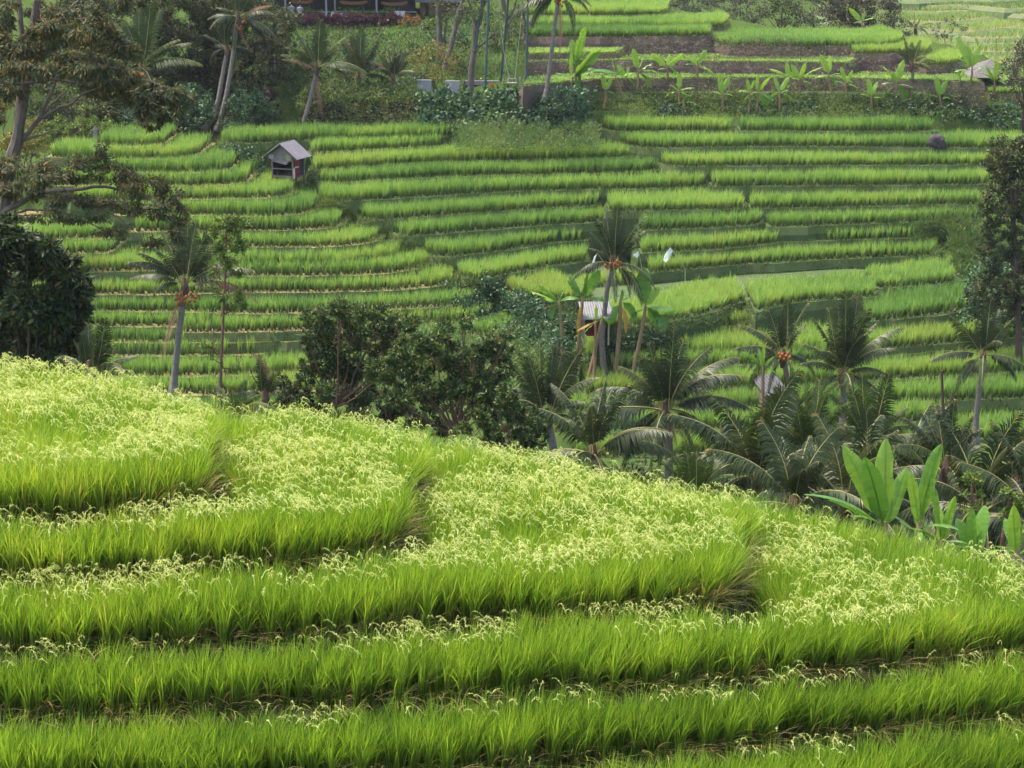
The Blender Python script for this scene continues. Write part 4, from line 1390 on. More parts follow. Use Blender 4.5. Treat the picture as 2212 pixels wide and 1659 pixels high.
def valley_palms():
    palm('upright young palm just right of the middle thicket', None, (1182, 905),
         [(1166, 738, 0, .02, .25), (1120, 755, .4, .06, .35), (1108, 790, .6, .14, .5), (1258, 752, -.3, .10, .4), (1215, 760, .6, .04, .3), (1290, 815, -.3, .30, .6), (1264, 868, -.6, .34, .65), (1140, 770, -.4, .05, .3), (1240, 905, -.4, .34, .7), (1196, 748, .8, .03, .3)],
         77, r=(.18, .16))
    palm('big bushy palm with wide drooping fronds in the middle of the valley', (1425, 1120), (1437, 890),
         [(1402, 742, 0, .03, .3), (1425, 752, .5, .03, .3), (1456, 712, -.2, .03, .3), (1476, 735, .5, .04, .3), (1532, 752, -.6, .16, .45), (1338, 790, .2, .24, .6), (1382, 765, .6, .12, .4), (1604, 812, -.6, .36, .75), (1622, 882, -.6, .34, .75),
          (1316, 868, .5, .26, .7), (1204, 920, -.7, .18, .75), (1345, 1012, -.6, .22, .8), (1424, 1010, -1.4, .26, .85), (1500, 990, -1.2, .34, .85), (1560, 985, -.6, .32, .85), (1470, 800, 1.0, .2, .5), (1550, 880, 1.2, .3, .7), (1390, 960, .8, .3, .8), (1590, 770, 1.0, .26, .6), (1290, 840, 1.1, .3, .7)],
         80, r=(.20, .16), dead=[(1490, 985, -.4, .2, 5), (1462, 980, .2, .15, 2), (1448, 960, -.5, .1, 1)])
    palm('palm with orange nuts behind and left of a taller palm, right valley', None, (1692, 772),
         [(1598, 702, .4, .26, .6), (1588, 752, -.3, .24, .65), (1702, 652, 0, .04, .3), (1688, 668, .5, .05, .35), (1745, 655, -.3, .10, .4), (1660, 668, .6, .08, .4), (1640, 810, -.6, .3, .7), (1740, 700, .8, .2, .5), (1620, 840, .4, .34, .7), (1715, 850, -.6, .3, .8), (1660, 850, -.9, .3, .8)],
         100, r=(.17, .13), nuts=[(1690, 766), (1698, 770), (1686, 772), (1694, 777), (1702, 764), (1683, 765), (1706, 772)], dead=[(1700, 830, -.3, .1)])
    palm('tall many-fronded palm with green nuts in the right valley', (1795, 1010), (1820, 812),
         [(1828, 632, 0, .03, .3), (1852, 640, .6, .05, .35), (1876, 668, -.4, .08, .4), (1790, 668, .5, .05, .35), (1760, 690, -.3, .12, .45), (1946, 706, .5, .22, .6), (1932, 752, -.6, .3, .7), (1912, 806, -.5, .34, .8), (1735, 742, .6, .26, .6), (1728, 786, -.5, .32, .7),
          (1744, 862, -.8, .3, .8), (1870, 850, -.9, .34, .8), (1890, 700, 1.0, .16, .5), (1775, 850, .7, .3, .8), (1836, 870, -1.0, .3, .85), (1810, 660, 1, .04, .3)],
         95, r=(.19, .14), nutmat='nut_green', nuts=[(1806, 830), (1814, 834), (1800, 836), (1810, 840), (1820, 832)], dead=[(1766, 900, -.5, .25, -3), (1815, 700, .4, .1, 1)])
    palm('palm on a straight thin trunk near the right edge', (2108, 960), (2124, 772),
         [(2140, 648, 0, .03, .3), (2110, 692, .4, .05, .35), (2128, 668, .8, .03, .3), (2052, 682, -.3, .10, .45), (2190, 688, -.3, .12, .45), (2010, 778, -.4, .24, .65), (2216, 792, -.3, .24, .65), (2082, 826, -.7, .22, .7), (2196, 822, .5, .34, .7), (2160, 670, .9, .06, .35)],
         98, r=(.16, .11), via=[(2109, 900), (2115, 850), (2121, 800)], dead=[(2090, 830, -.3, .12, -2), (2134, 812, .2, .1, 2)])
    palm('young palm with tall green fronds in front of the small valley shed', None, (1746, 985),
         [(1742, 815, 0, .02, .25), (1712, 850, -.4, .05, .35), (1660, 862, .2, .18, .5), (1648, 905, -.5, .3, .6), (1790, 838, .3, .10, .4), (1830, 870, -.4, .24, .6), (1844, 920, -.3, .34, .65), (1680, 835, .7, .08, .4), (1770, 820, .7, .04, .3), (1640, 960, -.5, .32, .7), (1850, 980, -.6, .3, .7)],
         70, r=(.18, .16), mat='palm_bright', nuts=())
    palm('palm with one broad pointed frond left of the banana clump', None, (1876, 965),
         [(1922, 806, -.2, .06, .35), (1862, 808, .3, .02, .25), (1838, 832, .5, .06, .35), (1796, 850, .2, .16, .5), (1960, 880, .2, .24, .6), (1905, 815, .8, .05, .3), (1800, 925, -.4, .3, .65), (1955, 940, -.5, .3, .7), (1850, 1030, -.8, .25, .8)],
         74, r=(.18, .15), mat='palm_bright')
    palm('dark palm with arching silvery fronds behind the banana clump', None, (2046, 1012),
         [(1952, 902, .3, .22, .55), (1990, 890, .6, .14, .5), (2062, 868, 0, .05, .35), (2100, 900, .4, .14, .45), (1940, 960, -.3, .3, .65), (2130, 960, -.2, .26, .6), (2150, 1030, -.4, .3, .7), (2020, 875, .9, .06, .4), (1955, 1030, -.5, .26, .75), (2110, 1080, -.6, .28, .8), (2000, 1085, -.7, .25, .8)],
         64, r=(.18, .15))
    palm('dark palm cut by the right edge above the near ridge', None, (2196, 1050),
         [(2150, 935, .2, .1, .4), (2190, 925, 0, .03, .3), (2214, 930, .4, .04, .3), (2120, 985, -.3, .26, .6), (2250, 960, .2, .12, .45), (2100, 1040, -.4, .3, .7), (2170, 945, .7, .06, .35), (2270, 1030, 0, .3, .6), (2130, 1110, -.6, .3, .8)],
         60, r=(.17, .15))
    palm('short pale palm fanning low over the near ridge below the big bushy palm', None, (1506, 1075),
         [(1432, 1000, 0, .14, .4), (1448, 975, .4, .06, .35), (1478, 955, 0, .04, .3), (1506, 965, -.3, .03, .3), (1535, 975, .2, .06, .35), (1556, 1010, -.3, .16, .5), (1424, 1035, -.4, .22, .5), (1575, 1050, -.2, .24, .55)],
         52, r=(.14, .13), mat='palm_bright')
    for lab, cr, Y, n, L, sd in (('dark palm head between the big bushy palm and the young green one', (1634, 1040), 66, 15, 3.9, 4), ('low dark palm right of the short pale one at the ridge', (1716, 1100), 56, 12, 3.0, 5),
                                 ('dark palm low behind the left leaves of the banana clump', (1828, 1090), 58, 13, 3.2, 6), ('dark palm between the banana clump and the right edge palm', (2118, 1110), 56, 12, 3.1, 7),
                                 ('half hidden dark palm left of the big bushy palm', (1282, 985), 72, 13, 3.4, 8), ('dark palm low at the far right above the ridge', (2235, 1140), 54, 12, 3.0, 9),
                                 ('dark palm head deep between the two bright green palms', (1800, 1030), 78, 14, 3.8, 12), ('dark palm deep in the grove behind the banana clump', (1950, 1050), 76, 14, 3.8, 13)):
        palm(lab, None, cr, ring_fronds(cr, Y, n, L, sd), Y, r=(.16, .14))
    # undergrowth trees of the valley floor under the palms
    for lab, b, lst, Y, mat in (
        ('dark undergrowth bush under the big bushy palm', (1440, 1120), [(1400, 1040, 60, 30), (1460, 1060, 60, 30), (1540, 1060, 60, 30), (1350, 1030, 40, 26)], 84, 'leaf_dark'),
        ('dark undergrowth bush under the young green palms', (1760, 1120), [(1700, 1060, 60, 30), (1770, 1080, 60, 30), (1840, 1070, 50, 34), (1640, 1050, 50, 30)], 82, 'leaf_dark'),
        ('dark undergrowth bush under the right hand palms', (2080, 1150), [(2010, 1080, 60, 30), (2080, 1100, 60, 34), (2150, 1100, 60, 34), (2210, 1090, 40, 40)], 80, 'leaf_dark')):
        tree(lab, b, lst, Y, 7, .26, mat, trunk_r=.06, name='bush', cat='bush', group='bushes under the valley palms', aspect=.4, sub=16)
    tree('thin nearly bare tree with dark twigs right of the valley palms', (2036, 960),
         [(2028, 900, 14, 8), (2046, 880, 14, 8), (2020, 870, 8, 6), (2058, 905, 10, 8), (2034, 925, 24, 10), (2060, 860, 7, 5)], 72, 6, .14, 'leaf_dark', bark='bark_dark', trunk_r=.07, name='bare_tree',
         stem=[(2038, 900), (2036, 860), (2034, 800)], nlimb=6, sub=5)
    tree('small papaya like tree with red stem and a tuft of leaves beside the banana clump', (2100, 1180),
         [(2092, 1034, 14, 9), (2110, 1036, 14, 9), (2100, 1024, 12, 8), (2116, 1068, 12, 8), (2085, 1066, 8, 5), (2112, 1095, 10, 6)], 44, 26, .10, 'leaf_light', bark='bark_red', trunk_r=.045, name='tuft_tree', stem=[(2099, 1120), (2100, 1060), (2101, 1040)], nlimb=4, sub=9, spread=.2, dy=.1, group='red stemmed tuft trees')
    tree('second red stemmed tuft tree, at the right edge behind the bananas', (2164, 1230),
         [(2182, 1064, 18, 12), (2205, 1080, 16, 12), (2190, 1095, 24, 12), (2170, 1110, 12, 8)], 44, 20, .11, 'leaf_light', bark='bark_red', trunk_r=.05, name='tuft_tree', stem=[(2166, 1160), (2176, 1110), (2180, 1080)], nlimb=4, sub=9, spread=.2, dy=.1, group='red stemmed tuft trees')

def near_bananas():
    Y = 42
    G = 'banana clump at the ridge'
    banana('tallest banana plant of the ridge clump with broad bright leaves', (1908, 1230), (1910, 1150), [(1822, 964, .1, .03, .85), (1914, 948, .3, .02, .9), (1868, 988, -.3, .05, .25), (1736, 1068, -.2, .22, .2), (1960, 1010, .3, .03, .7), (1840, 1115, -.4, .2, .4)], Y, G, tears=.14, r=.12, lw=.21)
    banana('banana plant with a feathery torn leaf in the ridge clump', (1985, 1260), (1984, 1150), [(2034, 960, .4, .10, .6), (1966, 1018, -.1, .03, .8), (1982, 1060, .3, .02, .6), (2072, 1145, -.5, .26, .3), (1880, 1100, .4, .2, .3), (1990, 1172, -.6, .3, .5)], Y, G, tears=.14, r=.11, lw=.20)
    banana('banana plant with narrow upright leaves right in the ridge clump', (2030, 1290), (2032, 1185), [(2010, 1032, 0, .04, .6), (2064, 1072, -.1, .03, .75), (2030, 1095, .3, .02, .85), (2090, 1175, -.3, .25, .4), (1960, 1140, -.3, .2, .3)], Y, G, tears=.14, r=.10, lw=.19)
    banana('low banana plant with a wide round leaf at the ridge', (2104, 1290), (2102, 1215), [(2098, 1098, 0, .02, .35), (2128, 1092, .3, .04, .45), (2050, 1178, -.4, .2, .2), (2160, 1188, -.4, .2, .35), (2066, 1120, .3, .08, .4)], Y, G, tears=.14, r=.10, lw=.32)
    banana('banana plant at the right edge with pale folded leaves', (2196, 1310), (2196, 1210), [(2190, 1092, 0, .03, .85), (2216, 1110, .2, .03, .7), (2150, 1180, -.2, .22, .3), (2240, 1180, -.3, .2, .5), (2170, 1120, .4, .05, .5)], Y, G, tears=.14, r=.11, lw=.26)

def centre_group():
    Y = hit(1310, 812)
    palm('leaning palm with orange nuts above the white roofed shed', (1310, 815), (1324, 572),
         [(1335, 446, 0, .04, .3), (1280, 466, .2, .20, .5), (1276, 502, -.3, .14, .5), (1275, 536, .4, .26, .6), (1390, 500, .3, .14, .5), (1392, 470, .9, .1, .4), (1416, 624, -.3, .36, .75), (1388, 658, -.6, .28, .85), (1330, 652, -.9, .12, .9), (1380, 530, .8, .2, .6), (1310, 470, .8, .06, .35), (1362, 640, -.8, .25, .85), (1345, 470, .8, .05, .3)],
         Y, extra=1, via=[(1303, 785), (1300, 730), (1305, 680), (1311, 630)], r=(.19, .12), nuts=[(1308, 574), (1313, 578), (1318, 570), (1334, 564), (1340, 568), (1336, 574), (1328, 570), (1331, 578)],
         dead=[(1326, 520, .1, .1, 1)], mat='palm_leaf')
    G = 'banana plants round the white roofed shed'
    Yb = 108.6
    banana('banana plant left of the white roofed shed with outstretched leaves', (1224, 732), (1208, 658), [(1148, 630, 0, .06, .9), (1164, 615, .4, .05, .4), (1244, 640, -.3, .28, .2), (1216, 630, .5, .1, .5), (1190, 690, -.3, .3, .2)], Yb, G, lw=.34, r=.10, dead=[(1172, 668, -.2, .2)])
    banana('tall banana plant behind the white shed roof with torn leaves', (1236, 742), (1258, 650), [(1228, 592, 0, .06, .3), (1296, 584, .2, .04, .45), (1268, 590, -.4, .03, .1), (1226, 606, .5, .1, .25), (1312, 652, -.3, .22, .2), (1210, 650, .3, .2, .3)], Yb, G, lw=.34, r=.11, dead=[(1250, 725, -.4, .1)])
    banana('short banana plant standing before the white roofed shed', (1281, 742), (1286, 700), [(1288, 658, 0, .02, .85), (1262, 680, .2, .1, .3), (1306, 680, -.2, .1, .3), (1262, 720, -.2, .2, .3)], Yb - 1.2, G, r=.09)
    banana('banana plant with a tall reddish stem right of the centre palm', (1330, 740), (1340, 655), [(1345, 625, 0, .03, .5), (1360, 640, .3, .1, .4), (1322, 700, -.3, .2, .3), (1370, 690, .2, .3, .3)], Yb, G, lw=.34, r=.12, dead=[(1352, 720, -.3, .15)])
    banana('banana plant with drooping dark leaves right of the white shed', (1362, 742), (1394, 666), [(1390, 580, .2, .02, .25), (1424, 618, 0, .03, .9), (1456, 672, -.2, .16, .2), (1438, 716, -.4, .3, .15), (1362, 682, .3, .16, .2), (1420, 710, .4, .3, .2)], Yb, G, lw=.34, r=.11)
    banana('leafless leaning banana stem between the centre palm and the shed', (1258, 748), (1300, 690), [(1310, 684, 0, .1, .3), (1318, 705, .2, .3, .2)], Yb - 1, G, r=.10, dead=[(1246, 715, -.2, .1)])
    banana('banana plant with pale leaves behind the orange nut palm of the right valley', (1646, 850), (1648, 798), [(1638, 752, 0, .05, .8), (1652, 745, .3, .03, .85), (1672, 770, -.2, .1, .4), (1622, 778, .3, .2, .35), (1600, 760, .2, .2, .3), (1680, 812, -.3, .3, .4)], 98, G, r=.10)
    banana('banana plant with large leaves left of the small valley shed', (1560, 960), (1558, 925), [(1548, 880, 0, .05, .8), (1566, 870, .3, .03, .85), (1586, 905, -.2, .15, .4), (1540, 900, .3, .2, .5)], 86, G, r=.10)
    tree('withered pinkish shrub below the white roofed shed', (1206, 790), [(1206, 752, 14, 10), (1222, 760, 12, 10), (1200, 768, 18, 10)], None, 14, .2, 'leaf_plum', trunk_r=.04, name='withered_shrub', cat='shrub', sub=8, hang=.5)
    for lab, b, lst in (('dark green bush in the gully left of the white roofed shed', (1150, 700), [(1120, 650, 30, 16), (1150, 668, 36, 20), (1180, 690, 30, 18), (1200, 710, 24, 16)]),
                        ('low bush in the gully below the left spur', (1190, 740), [(1180, 728, 30, 12), (1210, 738, 24, 10), (1150, 712, 18, 10)])):
        tree(lab, b, lst, None, 13, .2, 'leaf_teal', trunk_r=.04, name='bush', cat='bush', sub=16, group='gully bushes')
    for lab, b, lst, Y2 in (('dark bush in the gully left of the small hut', (530, 375), [(500, 318, 24, 12), (530, 330, 26, 16), (548, 350, 24, 14), (560, 366, 18, 10)], 139),
                            ('grassy tangle below the small hut', (668, 408), [(640, 392, 26, 8), (668, 404, 22, 8), (690, 410, 14, 6)], 134),
                            ('dark hedge like bush between the left and right rows', (1300, 305), [(1296, 285, 16, 12), (1312, 300, 20, 8)], 138)):
        tree(lab, b, lst, None, 14, .24, 'leaf_teal', trunk_r=.04, name='bush', cat='bush', sub=14, group='gully bushes')
# ------------------------------------------------------------------ the wooded garden above the far slope, upper left
def forest():
    G = 'trees at the back of the garden'
    Y = 158
    spec = [
        ('dense dark tree behind the leaning palms, upper left', (440, 260), [(380, 20, 60, 50), (440, 60, 60, 50), (400, 110, 50, 44), (460, 140, 50, 44), (350, 70, 40, 44), (500, 30, 50, 46), (440, 0, 70, 40), (430, 180, 44, 36), (340, 0, 50, 40)], 147.5, 'leaf_wood', 13, .26),
        ('dense tree with yellow green patches right of the leaning palms', (560, 250), [(545, 100, 36, 36), (570, 70, 40, 34), (540, 150, 36, 34), (580, 140, 34, 30), (560, 190, 40, 30), (530, 50, 40, 30), (600, 110, 26, 26), (520, 200, 30, 26), (590, 170, 24, 20)], 146.5, 'leaf_wood', 13, .24),
        ('dark tree left of the broad fronded palm, upper left', (250, 260), [(200, 20, 60, 50), (260, 0, 50, 40), (230, 90, 60, 46), (180, 130, 60, 50), (270, 160, 50, 40), (150, 60, 60, 50), (240, 220, 50, 26)], 149, 'leaf_wood', 11, .28),
        ('dark tree behind the feathery tree at the upper left edge', (60, 330), [(20, 200, 60, 50), (80, 240, 60, 40), (140, 220, 50, 40), (20, 270, 50, 40), (100, 290, 50, 24), (170, 260, 40, 30), (60, 160, 60, 40), (120, 170, 60, 40)], 147, 'leaf_wood', 11, .27),
        ('yellow leaved tree at the left edge behind the feathery tree', (10, 330), [(0, 220, 26, 20), (14, 205, 18, 12), (40, 300, 40, 26), (10, 320, 30, 30), (70, 320, 30, 20), (75, 268, 18, 14)], 120, 'leaf_yellow', 8, .22),
        ('dark filling tree behind the pale curved palm trunk', (470, 262), [(470, 180, 44, 40), (430, 130, 40, 40), (500, 150, 40, 40), (520, 110, 40, 36), (460, 90, 40, 36), (560, 230, 40, 20), (500, 215, 44, 26), (400, 190, 44, 30), (360, 160, 44, 36)], 148.5, 'leaf_wood', 13, .24),
        ('dark tree at the top edge left of the pavilion', (600, 230), [(590, 30, 40, 30), (560, 10, 40, 30), (610, 60, 30, 26), (580, 80, 36, 30), (625, 95, 20, 20), (530, 0, 40, 30)], 150, 'leaf_wood', 13, .24),
        ('dark tree deep in the wood, far upper left', (160, 260), [(120, 90, 60, 50), (190, 110, 60, 50), (250, 130, 50, 40), (300, 90, 50, 50), (320, 180, 50, 40), (280, 210, 50, 30), (200, 190, 50, 40), (100, 150, 60, 40), (330, 40, 40, 40)], 151, 'leaf_wood', 13, .26),
        ('small forked tree at the foot of the garden bank, left', (152, 305), [(140, 225, 30, 20), (175, 220, 34, 22), (160, 245, 24, 14), (200, 235, 20, 16), (120, 240, 20, 14)], 142.5, 'leaf_wood', 10, .2),
        ('dark shrub mass at the foot of the leaning palms', (400, 280), [(330, 250, 40, 26), (380, 245, 44, 30), (420, 260, 36, 22), (350, 215, 40, 24), (410, 215, 40, 30), (300, 262, 30, 18), (450, 230, 20, 30)], 143.5, 'leaf_teal', 14, .24),
        ('dark shrub mass right of the leaning palms beside the steps', (540, 262), [(500, 240, 30, 26), (540, 235, 34, 26), (570, 248, 26, 20), (520, 212, 34, 22), (560, 215, 26, 18), (590, 240, 16, 22), (500, 265, 26, 10)], 143.2, 'leaf_teal', 15, .22),
        ('green bush with pale leaves left of the stone pillar', (120, 300), [(90, 290, 34, 20), (130, 270, 36, 22), (170, 275, 34, 18), (60, 300, 30, 20), (190, 262, 24, 16), (235, 270, 26, 14)], 141, 'leaf_light', 12, .2),
        ('high dark trees behind the restaurant', (760, 60), [(640, -30, 60, 40), (740, -40, 70, 40), (840, -30, 60, 40), (600, 20, 30, 30)], 205, 'leaf_wood', 8, .4),
    ]
    for lab, b, lst, Y, mat, dens, lf in spec:
        lst = lst + [(u + rng.normal(0, ru * .6), v + rng.normal(0, rv * .6), ru * .7, rv * .7) for (u, v, ru, rv) in lst]
        tree(lab, b, lst, Y, dens * 1.9, lf, mat, bark='bark_grey' if 'forked' in lab else 'bark_dark', trunk_r=.14, name='broadleaf_tree', group=G, aspect=.45, sub=22, spread=.2, thick=1.0, dy=1.2)
    palm('slender leaning palm with pale curved trunk and orange nuts, upper left', (468, 283), (515, 40),
         [(505, -60, 0, .05, .3), (470, -20, -.2, .15, .5), (468, 16, .3, .25, .6), (492, 95, .4, .3, .8), (560, -30, .2, .12, .45), (590, 30, -.3, .3, .65), (604, 92, -.4, .25, .6), (582, 112, .3, .3, .7), (540, -50, .6, .05, .3), (450, 40, .5, .3, .7), (505, 110, -.4, .2, .85)],
         143, via=[(478, 255), (489, 205), (497, 160), (503, 120), (509, 78)], r=(.19, .13), nuts=[(512, 56), (516, 62), (521, 58), (525, 48), (528, 46), (519, 64)], dead=[(546, 110, -.3, -.25, 4), (586, 12, -.4, .25, 4), (500, 60, .2, .2, 0)])
    palm('second leaning palm with reddish trunk beside the pale curved one', (440, 284), (491, 110),
         [(480, 20, 0, .04, .3), (500, 30, .4, .04, .3), (440, 75, .2, .2, .5), (530, 70, -.3, .18, .5), (460, 50, .6, .1, .4), (515, 120, .4, .3, .7), (455, 120, .3, .3, .7)],
         143.4, via=[(462, 250), (472, 215), (479, 175), (485, 140)], r=(.20, .15))
    palm('palm with broad upright fronds behind the feathery tree tips', (272, 288), (305, 150),
         [(325, 8, 0, .02, .25), (346, 22, .4, .04, .3), (268, 46, .3, .12, .4), (386, 85, -.2, .2, .55), (434, 138, -.4, .26, .6), (410, 92, .3, .22, .55), (300, 20, .7, .03, .3), (260, 110, .4, .3, .6), (350, 165, -.3, .35, .7)],
         144.5, via=[(282, 262), (291, 235), (298, 200)], r=(.16, .12), mat='palm_bright')
    palm('palm with twisted brown edged fronds above the stone steps', (655, 268), (683, 148),
         [(692, 42, 0, .02, .25), (706, 55, .4, .03, .3), (626, 98, -.2, .14, .4), (608, 118, .3, .26, .5), (640, 70, .3, .12, .4), (790, 155, -.4, .3, .6), (745, 80, .3, .12, .45), (762, 178, -.3, .34, .7), (730, 105, .6, .16, .5), (650, 165, .3, .3, .7)],
         142.6, via=[(664, 235), (672, 205), (680, 170)], r=(.17, .13), mat='palm_bright', dead=[(700, 265, -.2, .05, 2), (612, 128, -.3, .2)])
    palm('young palm between two older ones on the garden slope', (770, 192), (774, 168),
         [(781, 58, 0, .02, .25), (828, 60, -.2, .05, .35), (742, 92, .2, .14, .45), (815, 95, .4, .1, .4), (760, 75, .5, .05, .3), (840, 140, .2, .3, .6), (732, 150, .3, .3, .6)], 145.6, r=(.15, .13), dead=[(745, 85, -.3, .2)])
    palm('young palm with one upright frond right on the garden slope', (852, 195), (850, 172),
         [(850, 95, 0, .02, .25), (838, 100, .2, .05, .3), (806, 138, .1, .25, .6), (880, 130, -.2, .1, .4), (872, 110, .3, .06, .35), (820, 120, .4, .18, .5), (890, 160, .2, .3, .6)], 145.4, r=(.14, .12), dead=[(800, 132, -.2, .3)])
    palm('small shadowed palm left of the twisted fronded palm', (588, 205), (590, 128),
         [(585, 88, 0, .03, .3), (560, 110, .1, .15, .4), (620, 118, -.1, .2, .5), (635, 135, .2, .3, .6), (560, 140, .3, .3, .6), (600, 95, .3, .05, .3)], 145, r=(.12, .1), mat='palm_leaf')
    palm('tall palm cut by the top edge beside the garden swing', (1178, 214), (1206, -6),
         [(1150, 60, .2, .35, .7), (1236, 70, -.3, .36, .75), (1270, -20, 0, .2, .5), (1140, -10, .2, .2, .5), (1215, -90, 0, .03, .3), (1165, 40, .5, .3, .7), (1100, 45, .3, .3, .7)],
         142.8, via=[(1183, 180), (1188, 140), (1193, 100), (1198, 55), (1203, 20)], r=(.17, .13), nuts=[(1210, 8), (1214, 13), (1202, 6), (1216, 4), (1199, 2)], dead=[(1208, 120, -.3, .05, 2), (1196, 70, .2, .1, -2)])
    # pale trunked garden trees, their crowns above the picture
    for lab, foot, stem, brs, Y in (
        ('pale double trunked tree beside the garden swing', (1016, 192), [(1018, 150), (1024, 110), (1026, 70), (1027, 55)], [[(1027, 55), (1018, 20), (1005, -20)], [(1027, 55), (1042, 20), (1060, -20)], [(1026, 80), (1040, 40), (1045, 0)], [(1022, 110), (1046, 92), (1070, 70)]], 149),
        ('pale slanting tree before the peach coloured house', (958, 160), [(966, 130), (976, 95), (984, 60), (992, 20)], [[(992, 20), (1004, -10), (1010, -40)], [(984, 60), (1000, 35), (1016, 10)]], 153),
        ('pale straight tree left of the slanting one', (946, 160), [(949, 110), (950, 60), (948, 30), (944, -10)], [[(949, 110), (960, 80), (966, 40)], [(948, 30), (955, 0), (960, -30)]], 155),
        ('grey trunked tree behind the swing frame', (1088, 120), [(1090, 90), (1096, 50), (1090, 20), (1084, -10)], [[(1096, 50), (1110, 20), (1118, -10)]], 162),
        ('grey leaning trunk behind the tall cut off palm', (1120, 110), [(1140, 65), (1158, 30), (1172, 0), (1184, -30)], [[(1140, 65), (1130, 30), (1128, -10)]], 160)):
        b = at(foot[0], foot[1], Y); b.z = min(b.z, gz(b.x, b.y)) - .1
        root = empty('pale_tree', b, lab, 'tree', 'pale trunked garden trees')
        mb = MB()
        pts = [b] + [at(u, v, Y) for u, v in stem]
        mb.tube(pts, [.24 - .08 * i / len(pts) for i in range(len(pts))], 8)
        for p in brs:
            q = [at(u, v, Y + rng.normal(0, .2)) for u, v in p]
            mb.tube(q, [.11, .085, .06][:len(q)], 6)
        adopt(mb.build('trunk', M['bark_grey'], None, True), root)
        top = stem[-1]
        crown_obj(pclumps([(top[0], top[1] - 40, 50, 22), (top[0] + 30, top[1] - 30, 40, 20), (top[0] - 30, top[1] - 24, 36, 18), (brs[0][-1][0], brs[0][-1][1] - 8, 30, 14)], Y, 8), .24, 'leaf_wood', root, sub=14)
    for lab, b, lst, Y, mat, dens, lf in (
        ('round yellow green shrub with orange tips in the garden', (938, 190), [(905, 118, 26, 20), (935, 105, 28, 18), (960, 115, 26, 20), (925, 140, 34, 24), (960, 145, 30, 24), (895, 135, 16, 14), (940, 160, 30, 16), (975, 130, 14, 14)], 149, 'leaf_yellow', 13, .18),
        ('orange croton bush at the end of the dark hedge', (890, 75), [(880, 45, 20, 14), (896, 40, 18, 12), (905, 52, 14, 12), (875, 56, 14, 10)], 167, 'leaf_croton', 20, .18),
        ('dark leafy bush left of the low white wall', (882, 195), [(870, 175, 18, 12), (890, 170, 18, 12), (880, 186, 18, 10)], 146.5, 'leaf_teal', 18, .2),
        ('dark red bush above the low white wall', (918, 185), [(910, 168, 18, 8), (925, 172, 14, 8)], 148, 'leaf_purple', 16, .16),
        ('dark green garden shrubs behind the pale trunks', (1000, 130), [(985, 90, 30, 24), (1010, 105, 24, 24), (965, 100, 24, 20), (940, 80, 20, 18), (1040, 110, 30, 30), (1000, 60, 26, 20)], 160, 'leaf_teal', 12, .24),
        ('dark shrubs behind the garden swing', (1080, 150), [(1060, 120, 30, 28), (1085, 90, 30, 28), (1065, 70, 26, 24), (1100, 130, 24, 26), (1050, 150, 26, 14), (1125, 60, 26, 22), (1110, 30, 30, 20)], 158, 'leaf_wood', 12, .24),
        ('lime green bush glowing behind the swing frame', (1075, 90), [(1085, 62, 16, 12), (1070, 50, 14, 10), (1095, 48, 12, 10), (1080, 100, 12, 8)], 165, 'leaf_light', 18, .2),
        ('leafy bush with white flowers under the tall cut off palm', (1225, 270), [(1200, 200, 30, 18), (1230, 210, 30, 22), (1215, 240, 36, 24), (1250, 235, 26, 22), (1190, 225, 26, 20), (1255, 255, 20, 16), (1262, 215, 16, 14)], 142.5, 'leaf_teal', 17, .2),
        ('purple leaved cordyline bush beside the stone steps', (582, 232), [(578, 195, 12, 12), (590, 205, 10, 12), (572, 212, 12, 8), (560, 225, 20, 6)], 144, 'leaf_purple', 20, .22),
        ('light green shrub right of the stone steps', (655, 245), [(645, 215, 12, 12), (660, 205, 12, 12), (648, 232, 8, 12)], 143.6, 'leaf_light', 20, .2),
        ('planted strip of green and yellow leaves along the pavilion front', (750, 44), [(u_, 26 + 4 * math.sin(u_ * .3), 12, 8) for u_ in range(630, 870, 17)], 170.9, 'leaf_light', 16, .22),
        ('tall green plants in front of the peach coloured house', (935, 70), [(930, 55, 14, 14), (918, 62, 10, 12), (942, 48, 8, 12)], 166, 'leaf_light', 20, .3)):
        tree(lab, b, lst, Y, dens, lf, mat, trunk_r=.05, name='garden_shrub', cat='shrub', group='garden shrubs', aspect=.42, sub=18, spread=.2, thick=1.0, dy=.4)
    # clipped dark hedge
    for i, (u0, u1, lab) in enumerate(((470, 690, 'dark clipped hedge, left stretch below the seats'), (690, 790, 'dark clipped hedge, middle stretch below the seats'), (792, 868, 'dark clipped hedge, right stretch next to the croton'))):
        b = at((u0 + u1) / 2, 60, 168); b.z = gz(b.x, b.y)
        root = empty('clipped_hedge', b, lab, 'hedge', 'clipped garden hedge')
        lst = [(u, 43 + 1.5 * math.sin(u), 10, 13) for u in range(u0 + 4, u1, 9)]
        cl = pclumps(lst, 168, 110, 1.0, .05)
        crown_obj(cl, .17, 'leaf_purple', root, name='foliage', sub=20, spread=.3, shell=.1)
        mb = MB()
        for u in range(u0 + 10, u1, 18):
            p = at(u, 58, 168); p.z = gz(p.x, p.y)
            mb.tube([p, p + Vector((0, 0, .5))], .03, 5)
        adopt(mb.build('stems', M['bark_dark'], None), root)

